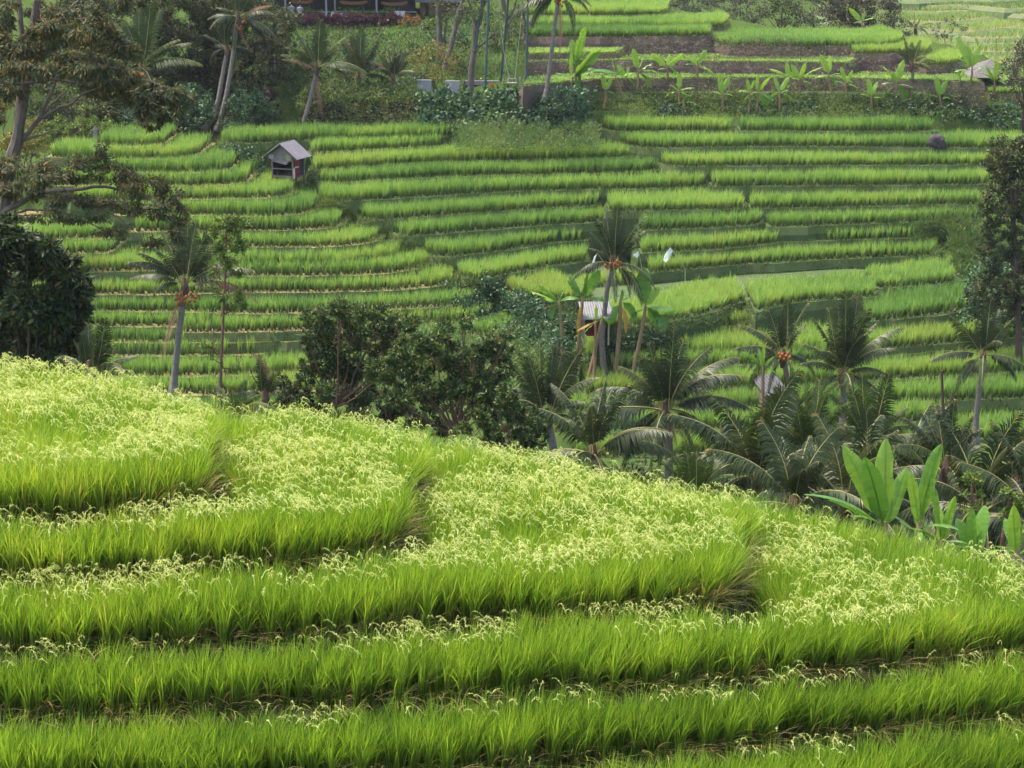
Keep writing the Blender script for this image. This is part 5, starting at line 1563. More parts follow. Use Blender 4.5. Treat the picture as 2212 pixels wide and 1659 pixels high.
def bank_plants():
    """undergrowth on the garden bank and on the banks above the far slope: nobody could count the plants"""
    s = []
    def patch(n, u0, u1, v0, v1, Y, leaf, aspect=.45, depth=1.2, seed=0, lift=.35):
        uu = rng.uniform(u0, u1, n); vv = rng.uniform(v0, v1, n)
        C = []
        for u, v in zip(uu, vv):
            p = at(u, v, Y + rng.normal(0, depth * .3))
            g = lie(np.array([[p.x, p.y]]))[0]
            C.append((p.x, p.y, p.z))
        return C
    def cloud(name, label, spots, leaf, mat, r, nl, aspect=.5, hang=.3):
        cl = [(np.array(c), (r * rng.uniform(.7, 1.3), r * .8, r * rng.uniform(.6, 1.0)), nl) for c in spots]
        V, T, R = leaf_cloud(cl, leaf, aspect=aspect, sub=6, spread=.45, hang=hang, shell=.2)
        o = link(name, fast_mesh2(name, V, T, R), M[mat])
        tag(o, label, 'undergrowth', kind='stuff')
    def face(n, u0, u1, v0, v1, Yb, Yt, jit=.35):
        """places on a sloping face between picture heights v1 (foot, Yb) and v0 (top, Yt)"""
        out = []
        for _ in range(n):
            u = rng.uniform(u0, u1); k = rng.random()
            p = at(u, v1 + (v0 - v1) * k, Yb + (Yt - Yb) * k + rng.normal(0, jit * .4))
            out.append(tuple(p))
        return out
    def seen(n, path, su, sv, up=.15):
        out = []
        us, vs = zip(*path)
        for _ in range(n):
            t = rng.uniform(0, len(path) - 1)
            u = np.interp(t, range(len(us)), us) + rng.normal(0, su); v = np.interp(t, range(len(vs)), vs) + rng.normal(0, sv)
            p = at(u, v, hit(u, v, 96, 175) - .3)
            out.append((p.x, p.y, p.z + up))
        return out
    cloud('undergrowth', 'dense creeper and ferns hanging on the garden bank', face(420, 655, 900, 188, 272, 142.0, 145.2) + face(90, 478, 600, 225, 278, 141.5, 144.5), .22, 'leaf_wood', .55, 22)
    cloud('undergrowth', 'large leaved teal plants on the bank below the swing', face(330, 900, 1270, 196, 272, 141.8, 144.2), .36, 'leaf_teal', .5, 15, aspect=.55)
    cloud('undergrowth', 'grassy tufts spilling over the edge of the garden bank', face(150, 690, 900, 182, 215, 143.4, 145.6), .45, 'leaf_light', .42, 16, aspect=.10, hang=.9)
    cloud('undergrowth', 'mixed green growth on the bank under the banana plants', seen(1100, [(1280, 226), (1500, 222), (1700, 224), (1900, 222), (2120, 226)], 70, 17, .05), .24, 'weed_light', .5, 22, aspect=.16, hang=-.4)
    cloud('undergrowth', 'dark bushes on the bank right of the banana plants', seen(150, [(1860, 236), (1980, 232), (2080, 240), (2200, 250), (2230, 270)], 30, 14), .24, 'leaf_teal', .5, 24)
    cloud('undergrowth', 'dark growth along the foot of the banana bank', seen(50, [(1420, 240), (1500, 244)], 20, 8) + seen(70, [(1600, 236), (1700, 240), (1760, 236)], 16, 9), .22, 'leaf_teal', .4, 18)
    cloud('undergrowth', 'long grass on the knoll between garden bank and rice', face(420, 985, 1290, 268, 318, 136.5, 141.4, .3), .30, 'weed_far', .4, 24, aspect=.12, hang=-.6)
    cloud('undergrowth', 'tall rough grass on the slope before the right edge tree', seen(620, [(2010, 490), (2060, 530), (2110, 560), (2140, 600), (2120, 650)], 36, 26, .1), .42, 'weed_far', .4, 22, aspect=.11, hang=-1.2)
    cloud('undergrowth', 'dark shrubs around the foot of the right edge tree', face(130, 2090, 2260, 560, 690, 112, 119), .26, 'leaf_teal', .6, 22)
    gp = [(470, 296), (520, 335), (560, 358), (630, 398), (672, 430), (712, 455), (765, 490), (842, 520), (900, 555), (945, 585), (1005, 615), (1075, 650), (1125, 690), (1165, 730)]
    cloud('undergrowth', 'green growth in the gully between the two slopes', seen(1300, gp, 16, 13, .0), .34, 'weed_light', .18, 14, aspect=.10, hang=-1.8)
    cloud('undergrowth', 'dark green growth on the steep bank left of the white roofed shed', seen(520, [(985, 640), (1040, 650), (1090, 660), (1130, 690), (1180, 715), (1220, 740)], 26, 24), .22, 'leaf_teal', .5, 24)
    cloud('undergrowth', 'tangled slope growth below the gully', seen(520, [(900, 690), (1000, 760), (1100, 800), (1200, 780), (1250, 760)], 60, 34), .26, 'weed_far', .55, 22, aspect=.2, hang=-.3)
    cloud('undergrowth', 'leafy undergrowth at the foot of the upper left trees', seen(480, [(60, 250), (150, 240), (250, 235), (340, 240), (440, 255), (520, 250), (560, 242)], 22, 24, .2), .22, 'leaf_wood', .65, 34)
    cloud('undergrowth', 'leafy growth up the garden slope behind the palms', seen(260, [(620, 150), (700, 150), (800, 150), (900, 140), (1000, 130)], 40, 34, .2), .22, 'leaf_wood', .6, 26)
    cloud('undergrowth', 'grass and ferns round the small hut', seen(120, [(560, 372), (600, 392), (640, 396), (672, 385)], 12, 7, .1), .22, 'weed_far', .35, 20, aspect=.16, hang=-.5)
    cloud('undergrowth', 'grass on the tall bank right of the white roofed shed', seen(260, [(1190, 690), (1300, 688), (1440, 708), (1560, 692), (1640, 690)], 20, 9), .22, 'weed_far', .36, 22, aspect=.14, hang=-.4)
    cloud('undergrowth', 'leafy growth round the white roofed shed', seen(200, [(1180, 745), (1240, 750), (1300, 755), (1380, 745), (1420, 740)], 26, 8, .2), .22, 'leaf_teal', .4, 20)
    cloud('undergrowth', 'tangled dark growth of the valley floor', [tuple(Vector((x, y, gz(x, y) + .5))) for x, y in
          zip(rng.uniform(-27, 40, 1100), rng.uniform(62, 99, 1100))], .34, 'leaf_wood', 1.1, 26)
    cloud('undergrowth', 'green ferny growth behind the crest of the near spur', [tuple(Vector((x, y, gz(x, y) + .3))) for x, y in
          zip(rng.uniform(-14, 14, 500), rng.uniform(40, 62, 500))], .3, 'leaf_teal', .8, 16)
    cloud('undergrowth', 'dry tufts and moss on the brown upper banks', face(260, 1140, 1900, 138, 168, 148.6, 151.8, .1) + face(260, 1340, 1720, 84, 128, 152.6, 156.0, .1) + face(200, 1560, 1960, 102, 130, 152.4, 155.6, .1) +
          face(120, 1880, 2160, 140, 172, 149.6, 152.2, .1) + face(160, 1140, 2100, 186, 204, 146.6, 148.0, .1), .24, 'weed_dry', .45, 16, aspect=.16, hang=-.2)
    cloud('undergrowth', 'green shrubs scattered over the garden slope', [(x_, y_, gz(x_, y_) + .25) for x_, y_ in zip(rng.uniform(-19, 1, 150), rng.uniform(147, 170, 150))], .22, 'leaf_wood', .6, 26)
    # lawns of the garden
    n = 26000
    x = rng.uniform(-28, 2.5, n); y = rng.uniform(145.5, 176, n)
    P = np.stack([x, y], 1)
    z = ground(P)
    bs = np.column_stack([P, z])
    sp = Soup()
    sp.add(*blades(bs, rng.uniform(.1, .32, n), rng.uniform(0, 6.28, n), rng.uniform(.03, .2, n), rng.uniform(.04, .09, n), K=2, rnd=rng.random(n) * .25))
    o = sp.build('lawn_grass', M['weed_far'])
    tag(o, 'grass of the sloping garden lawns', 'grass', kind='stuff')

def upper_bananas():
    G = 'young banana plants on the bank above the far slope'
    data = [  # label, foot, heart, distance, leaves, length, seed
        ('large banana plant leaning on the tall cut off palm', (1240, 205), (1244, 150), 143.5, [(1262, 72, .2, .1, .6), (1292, 118, -.2, .3, .5), (1236, 95, .3, .05, .7), (1262, 118, .4, .2, .4), (1215, 130, .2, .2, .3), (1250, 190, -.3, .3, .2)]),
        ('banana plant with a broad pointing leaf below the larger one', (1226, 215), (1236, 172), 143, [(1288, 116, .1, .06, .75), (1236, 120, .3, .05, .8), (1316, 160, -.2, .26, .3), (1270, 145, .3, .15, .5), (1205, 160, .2, .2, .3), (1250, 200, -.2, .3, .2)]),
        ('leaning banana plant with a grey leaf, leftmost on the open bank', (1344, 210), (1330, 168), 142.5, [(1272, 150, .2, .12, .1), (1300, 165, -.2, .2, .2), (1345, 150, .2, .1, .3), (1322, 130, .2, .05, .6)]),
        ('banana plant with one tall pale leaf, left on the open bank', (1373, 206), (1378, 158), 143, [(1369, 113, 0, .02, .95), (1406, 140, .2, .12, .7), (1388, 128, .3, .05, .7), (1402, 185, -.2, .3, .5), (1345, 165, .2, .25, .5), (1418, 160, .1, .3, .5)]),
        ('small banana plant just left of the one with the tall pale leaf', (1352, 198), (1352, 172), 143.6, [(1336, 145, 0, .05, .85), (1358, 148, .2, .05, .8), (1366, 182, -.2, .3, .5), (1330, 165, .2, .2, .5)]),
        ('forked looking banana plant on the upper edge of the bank', (1441, 174), (1441, 148), 146, [(1412, 120, 0, .05, .8), (1470, 120, .1, .06, .85), (1446, 122, .3, .03, .8), (1458, 160, -.2, .3, .6), (1424, 150, .2, .2, .6)]),
        ('banana plant with a leaf raised to the right on the bank', (1504, 196), (1506, 145), 143.5, [(1523, 113, 0, .03, .95), (1482, 122, .1, .06, .8), (1538, 162, -.2, .3, .6), (1484, 140, .2, .2, .6), (1500, 125, .3, .03, .7)]),
        ('banana plant low on the bank with one upright leaf', (1464, 246), (1466, 200), 141.5, [(1468, 165, 0, .02, .95), (1450, 185, .2, .08, .7), (1496, 192, -.1, .2, .6), (1440, 210, .2, .3, .5), (1490, 215, -.2, .3, .5)]),
        ('small banana shoot at the foot of the low bank plant', (1478, 250), (1476, 222), 141, [(1496, 205, 0, .1, .7), (1504, 228, -.1, .25, .5), (1478, 202, .2, .04, .6), (1460, 226, .2, .2, .5)]),
        ('banana plant in a pair at the middle of the bank, left one', (1616, 248), (1619, 200), 141.5, [(1614, 175, 0, .03, .75), (1628, 178, .2, .05, .8), (1596, 198, .1, .25, .6), (1636, 202, -.1, .2, .6)]),
        ('banana plant in a pair at the middle of the bank, right one', (1632, 248), (1636, 202), 141.6, [(1636, 168, 0, .03, .8), (1660, 172, .1, .08, .8), (1664, 222, -.2, .3, .4), (1650, 232, .1, .3, .3), (1612, 215, .2, .3, .4)]),
        ('banana plant with a folded pale leaf beside the pair', (1683, 246), (1684, 202), 141.6, [(1702, 172, 0, .06, .9), (1674, 172, .2, .04, .7), (1712, 222, -.2, .28, .5), (1668, 214, .2, .3, .5), (1700, 195, .3, .1, .6)]),
        ('slim banana plant higher on the bank right of the pair', (1722, 220), (1727, 175), 143, [(1738, 142, 0, .04, .8), (1712, 145, .2, .06, .7), (1768, 150, .1, .15, .6), (1752, 185, -.2, .3, .5), (1702, 190, .2, .25, .5), (1700, 152, .3, .1, .7)]),
        ('thin banana plant behind the slim one', (1714, 212), (1705, 170), 143.8, [(1700, 140, 0, .03, .9), (1668, 152, .1, .15, .7), (1690, 160, .2, .1, .6), (1724, 172, -.1, .2, .5)]),
        ('banana plant with two upright rounded leaves on the bank', (1794, 200), (1790, 165), 143.5, [(1775, 125, 0, .02, .9), (1792, 128, .2, .02, .9), (1762, 170, .2, .25, .6), (1812, 160, -.1, .2, .6), (1835, 178, .1, .3, .5), (1806, 185, -.2, .3, .5)]),
        ('bushy banana plant on the dark part of the bank', (1934, 232), (1936, 185), 141.8, [(1950, 138, .1, .03, .9), (1928, 160, 0, .05, .8), (1908, 148, .2, .2, .6), (1968, 190, -.2, .25, .3), (1908, 182, .1, .2, .4), (1955, 215, -.2, .3, .3), (1915, 205, .2, .3, .4), (1940, 150, .3, .04, .7)]),
        ('banana plant by the thatched roof at the right', (2094, 186), (2100, 150), 145, [(2074, 92, .3, .03, .9), (2114, 105, 0, .04, .85), (2092, 108, .2, .03, .8), (2066, 155, .1, .2, .5), (2140, 150, -.1, .3, .2), (2075, 130, .2, .15, .5)]),
        ('banana plant low in front of the thatched roof', (2146, 206), (2148, 178), 144, [(2152, 138, 0, .03, .9), (2166, 148, .1, .05, .85), (2134, 150, .2, .05, .7), (2176, 188, -.2, .3, .4), (2122, 160, .1, .2, .5)]),
        ('tiny banana shoot between the two by the thatched roof', (2074, 184), (2074, 170), 145, [(2066, 152, 0, .05, .8), (2082, 152, .1, .05, .8), (2062, 165, .1, .2, .6)]),
        ('short banana plant on the dark bank left of the bushy one', (1880, 240), (1882, 212), 143, [(1876, 176, 0, .03, .8), (1894, 182, .1, .06, .7), (1862, 205, .1, .2, .5), (1902, 212, -.1, .25, .5)]),
        ('banana plant with drooping leaves right of the two rounded ones', (1826, 214), (1826, 184), 143, [(1818, 150, 0, .03, .8), (1840, 156, .1, .08, .7), (1850, 192, -.1, .25, .5), (1806, 178, .1, .25, .4)]),
        ('low banana plant between the raised leaf one and the middle pair', (1560, 240), (1560, 206), 143, [(1556, 166, 0, .03, .8), (1574, 172, .1, .08, .8), (1582, 208, -.1, .25, .5), (1540, 200, .1, .2, .5)]),
        ('thin banana shoot at the left end of the open bank', (1306, 232), (1308, 200), 143, [(1302, 168, 0, .03, .8), (1320, 174, .1, .08, .8), (1326, 204, -.1, .25, .5)]),
        ('low banana plant at the lower right end of the bank', (2030, 244), (2030, 212), 143, [(2024, 172, 0, .03, .7), (2044, 180, .1, .08, .6), (2052, 214, -.1, .25, .4), (2010, 206, .1, .2, .4)]),
        ('small banana plant far behind on the upper terrace edge', (2112, 118), (2112, 100), 170, [(2108, 84, 0, .05, .8), (2124, 92, .1, .1, .7), (2100, 98, .1, .2, .7)]),
        ('banana plant behind the big upper field, dark side', (1862, 62), (1862, 48), 172, [(1838, 22, 0, .05, .8), (1884, 40, .1, .08, .9), (1868, 30, .2, .05, .7), (1846, 50, .2, .2, .6)]),
    ]
    for lab, b, c, Y, lv in data:
        lv = [(c[0] + (f[0] - c[0]) * 1.18, c[1] + (f[1] - c[1]) * 1.18, *f[2:]) for f in lv]
        banana(lab, b, c, lv, None if Y < 150 else Y, G, r=.085 if 'tiny' not in lab else .05, lw=.29, tears=.5)
    palm('young palm with brownish fronds on the upper bank', (1968, 182), (1970, 140),
         [(1953, 80, 0, .06, .35), (1988, 88, .1, .04, .3), (1970, 92, .3, .03, .3), (2022, 132, -.2, .35, .7), (2010, 150, .2, .34, .75), (1940, 110, .2, .15, .5), (1998, 110, .3, .12, .4)],
         147, r=(.13, .11), mat='palm_bright', dead=[(1936, 140, -.2, .2), (1992, 170, -.2, .2)])
    palm('hazy palm beyond the upper terraces at the right', (1976, 100), (1978, 62),
         [(1956, 40, 0, .1, .4), (1975, 25, .2, .04, .3), (2010, 50, .1, .2, .5), (1990, 35, .3, .06, .4), (2005, 75, .2, .3, .6), (1950, 60, .2, .25, .5)], 185, r=(.14, .12), mat='palm_bright')

def far_trees():
    G = 'trees beyond the upper terraces'
    for lab, b, lst, Y, mat, dens, lf in (
        ('purplish dark tree right behind the big upper field', (1890, 95), [(1870, 20, 40, 34), (1900, 0, 44, 34), (1920, 40, 34, 30), (1850, 45, 26, 26), (1885, 62, 40, 22), (1940, 62, 30, 18), (1830, 20, 24, 26), (1860, -20, 60, 26), (1810, 40, 24, 24), (1830, 62, 30, 16), (1955, 80, 20, 12), (1800, 0, 30, 30)], 180, 'leaf_plum', 30, .24),
        ('round green tree behind the big upper field', (1690, 66), [(1665, 15, 26, 20), (1690, 8, 26, 18), (1715, 20, 24, 20), (1680, 38, 30, 18), (1705, 48, 24, 14), (1650, 30, 14, 12), (1690, -12, 40, 16)], 186, 'leaf_wood', 22, .24),
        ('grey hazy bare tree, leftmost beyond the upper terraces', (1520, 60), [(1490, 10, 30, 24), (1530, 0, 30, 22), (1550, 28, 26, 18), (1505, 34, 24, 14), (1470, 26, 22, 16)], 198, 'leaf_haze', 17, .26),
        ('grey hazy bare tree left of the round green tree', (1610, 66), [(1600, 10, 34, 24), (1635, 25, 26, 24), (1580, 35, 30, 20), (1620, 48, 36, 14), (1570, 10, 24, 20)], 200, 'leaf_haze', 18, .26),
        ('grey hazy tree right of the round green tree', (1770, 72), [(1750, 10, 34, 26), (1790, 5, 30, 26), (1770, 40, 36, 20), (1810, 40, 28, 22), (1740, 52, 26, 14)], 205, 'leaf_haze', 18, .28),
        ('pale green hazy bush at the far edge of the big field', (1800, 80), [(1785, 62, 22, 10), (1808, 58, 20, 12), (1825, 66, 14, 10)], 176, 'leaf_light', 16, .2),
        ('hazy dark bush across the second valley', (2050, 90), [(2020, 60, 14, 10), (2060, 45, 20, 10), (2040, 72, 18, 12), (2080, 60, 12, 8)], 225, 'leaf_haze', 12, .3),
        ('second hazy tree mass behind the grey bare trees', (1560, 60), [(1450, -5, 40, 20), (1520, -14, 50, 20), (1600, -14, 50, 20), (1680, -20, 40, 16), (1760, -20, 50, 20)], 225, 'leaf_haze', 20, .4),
        ('dark broadleaf tree cut by the right edge, upper one', (2215, 215), [(2190, 130, 24, 26), (2210, 105, 24, 30), (2180, 165, 22, 22), (2215, 160, 30, 34), (2195, 190, 20, 14), (2240, 130, 30, 40)], 142, 'leaf_plum', 18, .2),
    ):
        tree(lab, b, lst, Y, dens, lf, mat, bark='bark_grey' if 'bare' in lab else 'bark_dark', trunk_r=.13, name='broadleaf_tree', group=G, aspect=.45, sub=22, spread=.22, thick=1.0, dy=1.0, nlimb=8)
    tree('big dark tree cut by the right edge beside the far rows', (2205, 740),
         [(2190, 310, 36, 22), (2150, 306, 14, 8), (2170, 345, 34, 26), (2210, 350, 40, 40), (2165, 390, 36, 26), (2200, 410, 40, 34), (2150, 430, 30, 24), (2180, 460, 44, 30), (2215, 490, 40, 40), (2145, 490, 30, 24), (2170, 530, 40, 30), (2210, 560, 40, 34),
          (2140, 560, 26, 22), (2150, 600, 36, 24), (2190, 620, 44, 30), (2215, 650, 30, 30), (2125, 610, 22, 16), (2170, 650, 36, 22), (2110, 640, 26, 26), (2130, 670, 36, 24), (2190, 690, 40, 20), (2130, 530, 22, 22), (2235, 330, 40, 40), (2240, 430, 40, 60), (2240, 560, 40, 60), (2150, 350, 26, 22), (2135, 450, 22, 20)],
         112, 24, .24, 'leaf_wood', bark='bark_dark', trunk_r=.18, name='broadleaf_tree', aspect=.42, sub=20, spread=.2, nlimb=16, stem=[(2200, 640), (2192, 540), (2188, 440)])
# ------------------------------------------------------------------ built things
M['tin'] = surf_mat('tin', (.115, .105, .118), (.18, .165, .182), scale=2.5, rough=.55, bump=.2, spec=.4)
M['tin_dark'] = surf_mat('tin_dark', (.04, .038, .044), (.08, .075, .083), scale=2.5, rough=.6, bump=.3)
M['tin_white'] = surf_mat('tin_white', (.13, .13, .138), (.19, .187, .196), scale=1.5, rough=.6, bump=.1)
M['wood_grey'] = surf_mat('wood_grey', (.10, .085, .075), (.19, .165, .145), scale=3, stretch=(1, 1, .3), rough=.85, bump=.3)
M['wood_dark'] = surf_mat('wood_dark', (.03, .028, .03), (.055, .05, .05), scale=3, rough=.9, bump=.2)
M['board_pale'] = surf_mat('board_pale', (.13, .115, .105), (.22, .195, .18), scale=2.2, rough=.85, bump=.2)
M['board_yellow'] = surf_mat('board_yellow', (.24, .22, .14), (.30, .275, .175), scale=3, rough=.8, bump=.1)
M['cloth_red'] = surf_mat('cloth_red', (.20, .015, .028), (.27, .025, .04), scale=3, rough=.8, bump=.1)
M['cloth_white'] = surf_mat('cloth_white', (.40, .40, .395), (.48, .48, .475), scale=2, rough=.8, bump=.1)
M['flag_white'] = surf_mat('flag_white', (.78, .78, .77), (.84, .84, .84), scale=2, rough=.8, bump=0)
M['cloth_pink'] = surf_mat('cloth_pink', (.62, .45, .42), (.7, .55, .5), scale=4, rough=.8, bump=.1)
M['white_wall'] = surf_mat('white_wall', (.28, .275, .28), (.36, .35, .355), scale=2, rough=.8, bump=.1)
M['peach_wall'] = surf_mat('peach_wall', (.26, .165, .12), (.32, .21, .15), scale=1.5, rough=.85, bump=.1)
M['roof_tile'] = surf_mat('roof_tile', (.19, .155, .155), (.26, .22, .215), scale=4, rough=.8, bump=.4)
M['stone'] = surf_mat('stone', (.16, .15, .145), (.28, .265, .255), scale=4, rough=.9, bump=.5, c3=(.16, .14, .14))
M['stone_dark'] = surf_mat('stone_dark', (.035, .029, .031), (.085, .072, .074), scale=1.6, rough=.9, bump=.7)
M['steel_green'] = surf_mat('steel_green', (.05, .085, .08), (.07, .105, .10), scale=3, rough=.5, bump=0)
M['rope'] = surf_mat('rope', (.28, .26, .20), (.38, .36, .30), scale=10, rough=.9, bump=.2)
M['white_metal'] = surf_mat('white_metal', (.40, .40, .40), (.48, .48, .48), scale=5, rough=.4, bump=0)
M['orange_wood'] = surf_mat('orange_wood', (.24, .115, .05), (.34, .17, .07), scale=4, rough=.6, bump=.2)
M['thatch'] = surf_mat('thatch', (.10, .09, .085), (.22, .20, .19), scale=6, stretch=(3, 3, .5), rough=1, bump=.8)
M['bamboo'] = surf_mat('bamboo', (.30, .26, .16), (.42, .36, .22), scale=4, rough=.6, bump=.1)
M['skin'] = surf_mat('skin', (.30, .17, .11), (.34, .20, .13), scale=5, rough=.6, bump=0)
M['hair'] = surf_mat('hair', (.012, .01, .01), (.02, .016, .015), scale=9, rough=.5, bump=.2)
def lamp_mat():
    m, nt, out = new_mat('lamp_glow')
    e = nt.nodes.new('ShaderNodeEmission'); e.inputs[0].default_value = (1, .55, .22, 1); e.inputs[1].default_value = 3.0
    nt.links.new(e.outputs[0], out.inputs[0])
    return m
M['lamp_glow'] = lamp_mat()

def roof_sheet(mb, p00, p10, p11, p01, th=.03, waves=18, amp=.02):
    """a corrugated sheet between four corners (p00 -> p10 is the ridge)"""
    p00, p10, p11, p01 = map(Vector, (p00, p10, p11, p01))
    nrm = (p10 - p00).cross(p01 - p00).normalized()
    if nrm.z < 0: nrm = -nrm
    n = waves * 2
    vs, fs = [], []
    for i in range(n + 1):
        t = i / n
        a = p00.lerp(p10, t); b = p01.lerp(p11, t)
        o = nrm * (amp if i % 2 else -amp)
        vs += [a + o + nrm * th, b + o + nrm * th, a + o, b + o]
    for i in range(n):
        k, q = i * 4, i * 4 + 4
        fs += [(k, k + 1, q + 1, q), (k + 2, q + 2, q + 3, k + 3), (k, q, q + 2, k + 2), (k + 1, k + 3, q + 3, q + 1)]
    fs += [(0, 2, 3, 1), (n * 4, n * 4 + 1, n * 4 + 3, n * 4 + 2)]
    mb.add(vs, fs)

def hut():
    """small field hut, gable to the viewer and turned a little to the left"""
    Y = 131.4
    b = at(611, 383, Y)
    m = px(1, Y)
    root = empty('field_hut', b, 'small weathered wooden hut with tin roof standing among the far rows', 'hut', rz=math.radians(-22))
    W, D, Hh = 57 * m, 1.5, 44 * m           # width of the front, depth, height to the eaves
    ridge = 74 * m
    mb = MB()
    for sx in (-1, 1):
        for y in (0, D): mb.box((sx * W / 2 * .88, y, Hh / 2 - .6), (.1, .1, Hh + 1.2))
    mb.box((0, 0, .06), (W * .88, .09, .10)); mb.box((0, D * .5, -.02), (W * .9, D, .08))
    mb.box((0, -.06, Hh * .42), (W * .78, .05, .07)); mb.box((0, D - .1, Hh * .65), (W * .8, .05, .06))
    mb.build('posts', M['wood_grey'], root)
    mb = MB(); mb.box((0, D - .02, Hh / 2), (W * .84, .04, Hh)); mb.box((-W * .43, D / 2, Hh / 2), (.04, D, Hh * .98)); mb.box((W * .40, D * .6, Hh * .5), (.04, D * .7, Hh * .96))
    mb.build('back_wall', M['wood_dark'], root)
    # gable boards
    mb = MB()
    y = -.08
    mb.add([(-W * .5, y, Hh * .86), (W * .46, y, Hh * .80), (W * .44, y, Hh * 1.12), (0, y, ridge - .12), (-W * .5, y, Hh * 1.12),
            (-W * .5, y + .03, Hh * .86), (W * .46, y + .03, Hh * .80), (W * .44, y + .03, Hh * 1.12), (0, y + .03, ridge - .12), (-W * .5, y + .03, Hh * 1.12)],
           [(0, 1, 2, 3, 4), (9, 8, 7, 6, 5), (0, 5, 6, 1), (1, 6, 7, 2), (2, 7, 8, 3), (3, 8, 9, 4), (4, 9, 5, 0)])
    gb = mb.build('gable', M['board_pale'], root)
    mb = MB(); mb.box((W * .30, y - .02, Hh * 1.0), (W * .2, .02, Hh * .28)); mb.build('patch_board', M['board_yellow'], gb)
    mb = MB(); mb.box((-W * .44, y - .03, Hh * 1.02), (W * .2, .03, Hh * .22), rot=Matrix.Rotation(.2, 3, 'Y')); mb.build('loose_board', M['white_wall'], gb)
    # hanging sheet under the gable
    mb = MB()
    y2 = -.13
    mb.add([(-W * .40, y2, Hh * .86), (W * .32, y2, Hh * .82), (W * .22, y2 - .06, Hh * .64), (-W * .1, y2 - .05, Hh * .72), (-W * .40, y2 - .02, Hh * .78),
            (-W * .40, y2 + .02, Hh * .86), (W * .32, y2 + .02, Hh * .82), (W * .22, y2 - .04, Hh * .64), (-W * .1, y2 - .03, Hh * .72), (-W * .40, y2, Hh * .78)],
           [(0, 4, 3, 2, 1), (5, 6, 7, 8, 9), (0, 1, 6, 5), (1, 2, 7, 6), (2, 3, 8, 7), (3, 4, 9, 8), (4, 0, 5, 9)])
    mb.build('awning', M['board_pale'], root)
    rf = MB()
    yo = -.32
    roof_sheet(rf, (0, yo, ridge), (0, D + .3, ridge), (W * .74, D + .3, Hh * .93), (W * .74, yo, Hh * .93), waves=9)
    roof_sheet(rf, (0, yo, ridge + .01), (0, D + .3, ridge + .01), (-W * .70, D + .3, Hh * 1.02), (-W * .70, yo, Hh * 1.02), waves=9)
    ro = rf.build('roof', M['tin'], root)
    mb = MB()
    for s, ze in ((1, Hh * .93), (-1, Hh * 1.02)):
        a = Vector((0, yo - .01, ridge - .06)); e = Vector((s * W * .72, yo - .01, ze - .05))
        mb.tube([a, e], .05, 4)
    mb.build('rafter', M['wood_dark'], ro)
    mb = MB()
    for k in range(3):
        mb.box((W * .47 + .02 * math.sin(k * 2.1), .25 + k * .22, Hh * .44), (.04, .2, Hh * .86), rz=.1 * math.sin(k))
    cl = mb.build('red_cloth', M['cloth_red'], root)
    mb = MB(); mb.box((W * .50, .35, Hh * .50), (.06, .5, .07)); mb.box((W * .47, .02, Hh * .22), (.12, .10, Hh * .5)); mb.build('sash', M['cloth_pink'], cl)

def white_shed():
    Y = 109.2
    b = at(1286, 730, Y)
    root = empty('field_shed', b, 'small dark shed with a white tin roof half hidden by banana plants', 'shed', rz=math.radians(4))
    m = px(1, Y)
    H = abs(at(1286, 684, Y).z - b.z); T = abs(at(1286, 657, Y).z - b.z)
    mb = MB(); mb.box((-.05, .75, H / 2 + .05), (54 * m, .06, H)); mb.box((-27 * m, .4, H / 2), (.06, 1.0, H)); mb.box((27 * m, .4, H / 2), (.06, 1.0, H)); mb.build('wall', M['wood_dark'], root)
    mb = MB()
    for x in (-27 * m, 27 * m):
        mb = MB(); mb.tube([(x, -.5, -.3), (x, -.5, H)], .05, 6); mb.build('post', M['bamboo'], root)
    mb = MB(); mb.box((-.1, .5, H * .32), (.7, .45, H * .55)); mb.build('chest', M['cloth_red'], root)
    rf = MB()
    roof_sheet(rf, (-36 * m, .6, T), (34 * m, .6, T), (38 * m, -.75, H), (-33 * m, -.75, H - .02), waves=13, amp=.012)
    ro = rf.build('roof', M['tin_white'], root)
    rf = MB()
    roof_sheet(rf, (-36 * m, .62, T + .01), (34 * m, .62, T + .01), (44 * m, 1.7, H), (-38 * m, 1.7, H), waves=13, amp=.012)
    rf.build('roof_back', M['tin'], root)

def small_shed():
    Y = hit(1668, 905, 84)
    b = at(1668, 900, Y)
    root = empty('valley_shed', b, 'tiny pale walled shed with a grey roof sunk among the right valley palms', 'shed', rz=math.radians(18))
    m = px(1, Y); H = at(1668, 852, Y).z - b.z
    mb = MB(); mb.box((-4 * m, .5, H / 2), (34 * m, 1.2, H)); mb.build('wall', M['wood_grey'], root)
    mb = MB(); mb.box((18 * m, .45, H / 2), (.1, 1.35, H)); mb.box((14 * m, -.13, H * .45), (.45, .03, H * .9)); mb.build('door', M['wood_dark'], root)
    rf = MB(); roof_sheet(rf, (-26 * m, 1.4, H + .62), (28 * m, 1.4, H + .85), (28 * m, -.5, H + .28), (-26 * m, -.5, H + .05), waves=8)
    rf.build('roof', M['tin_dark'], root)

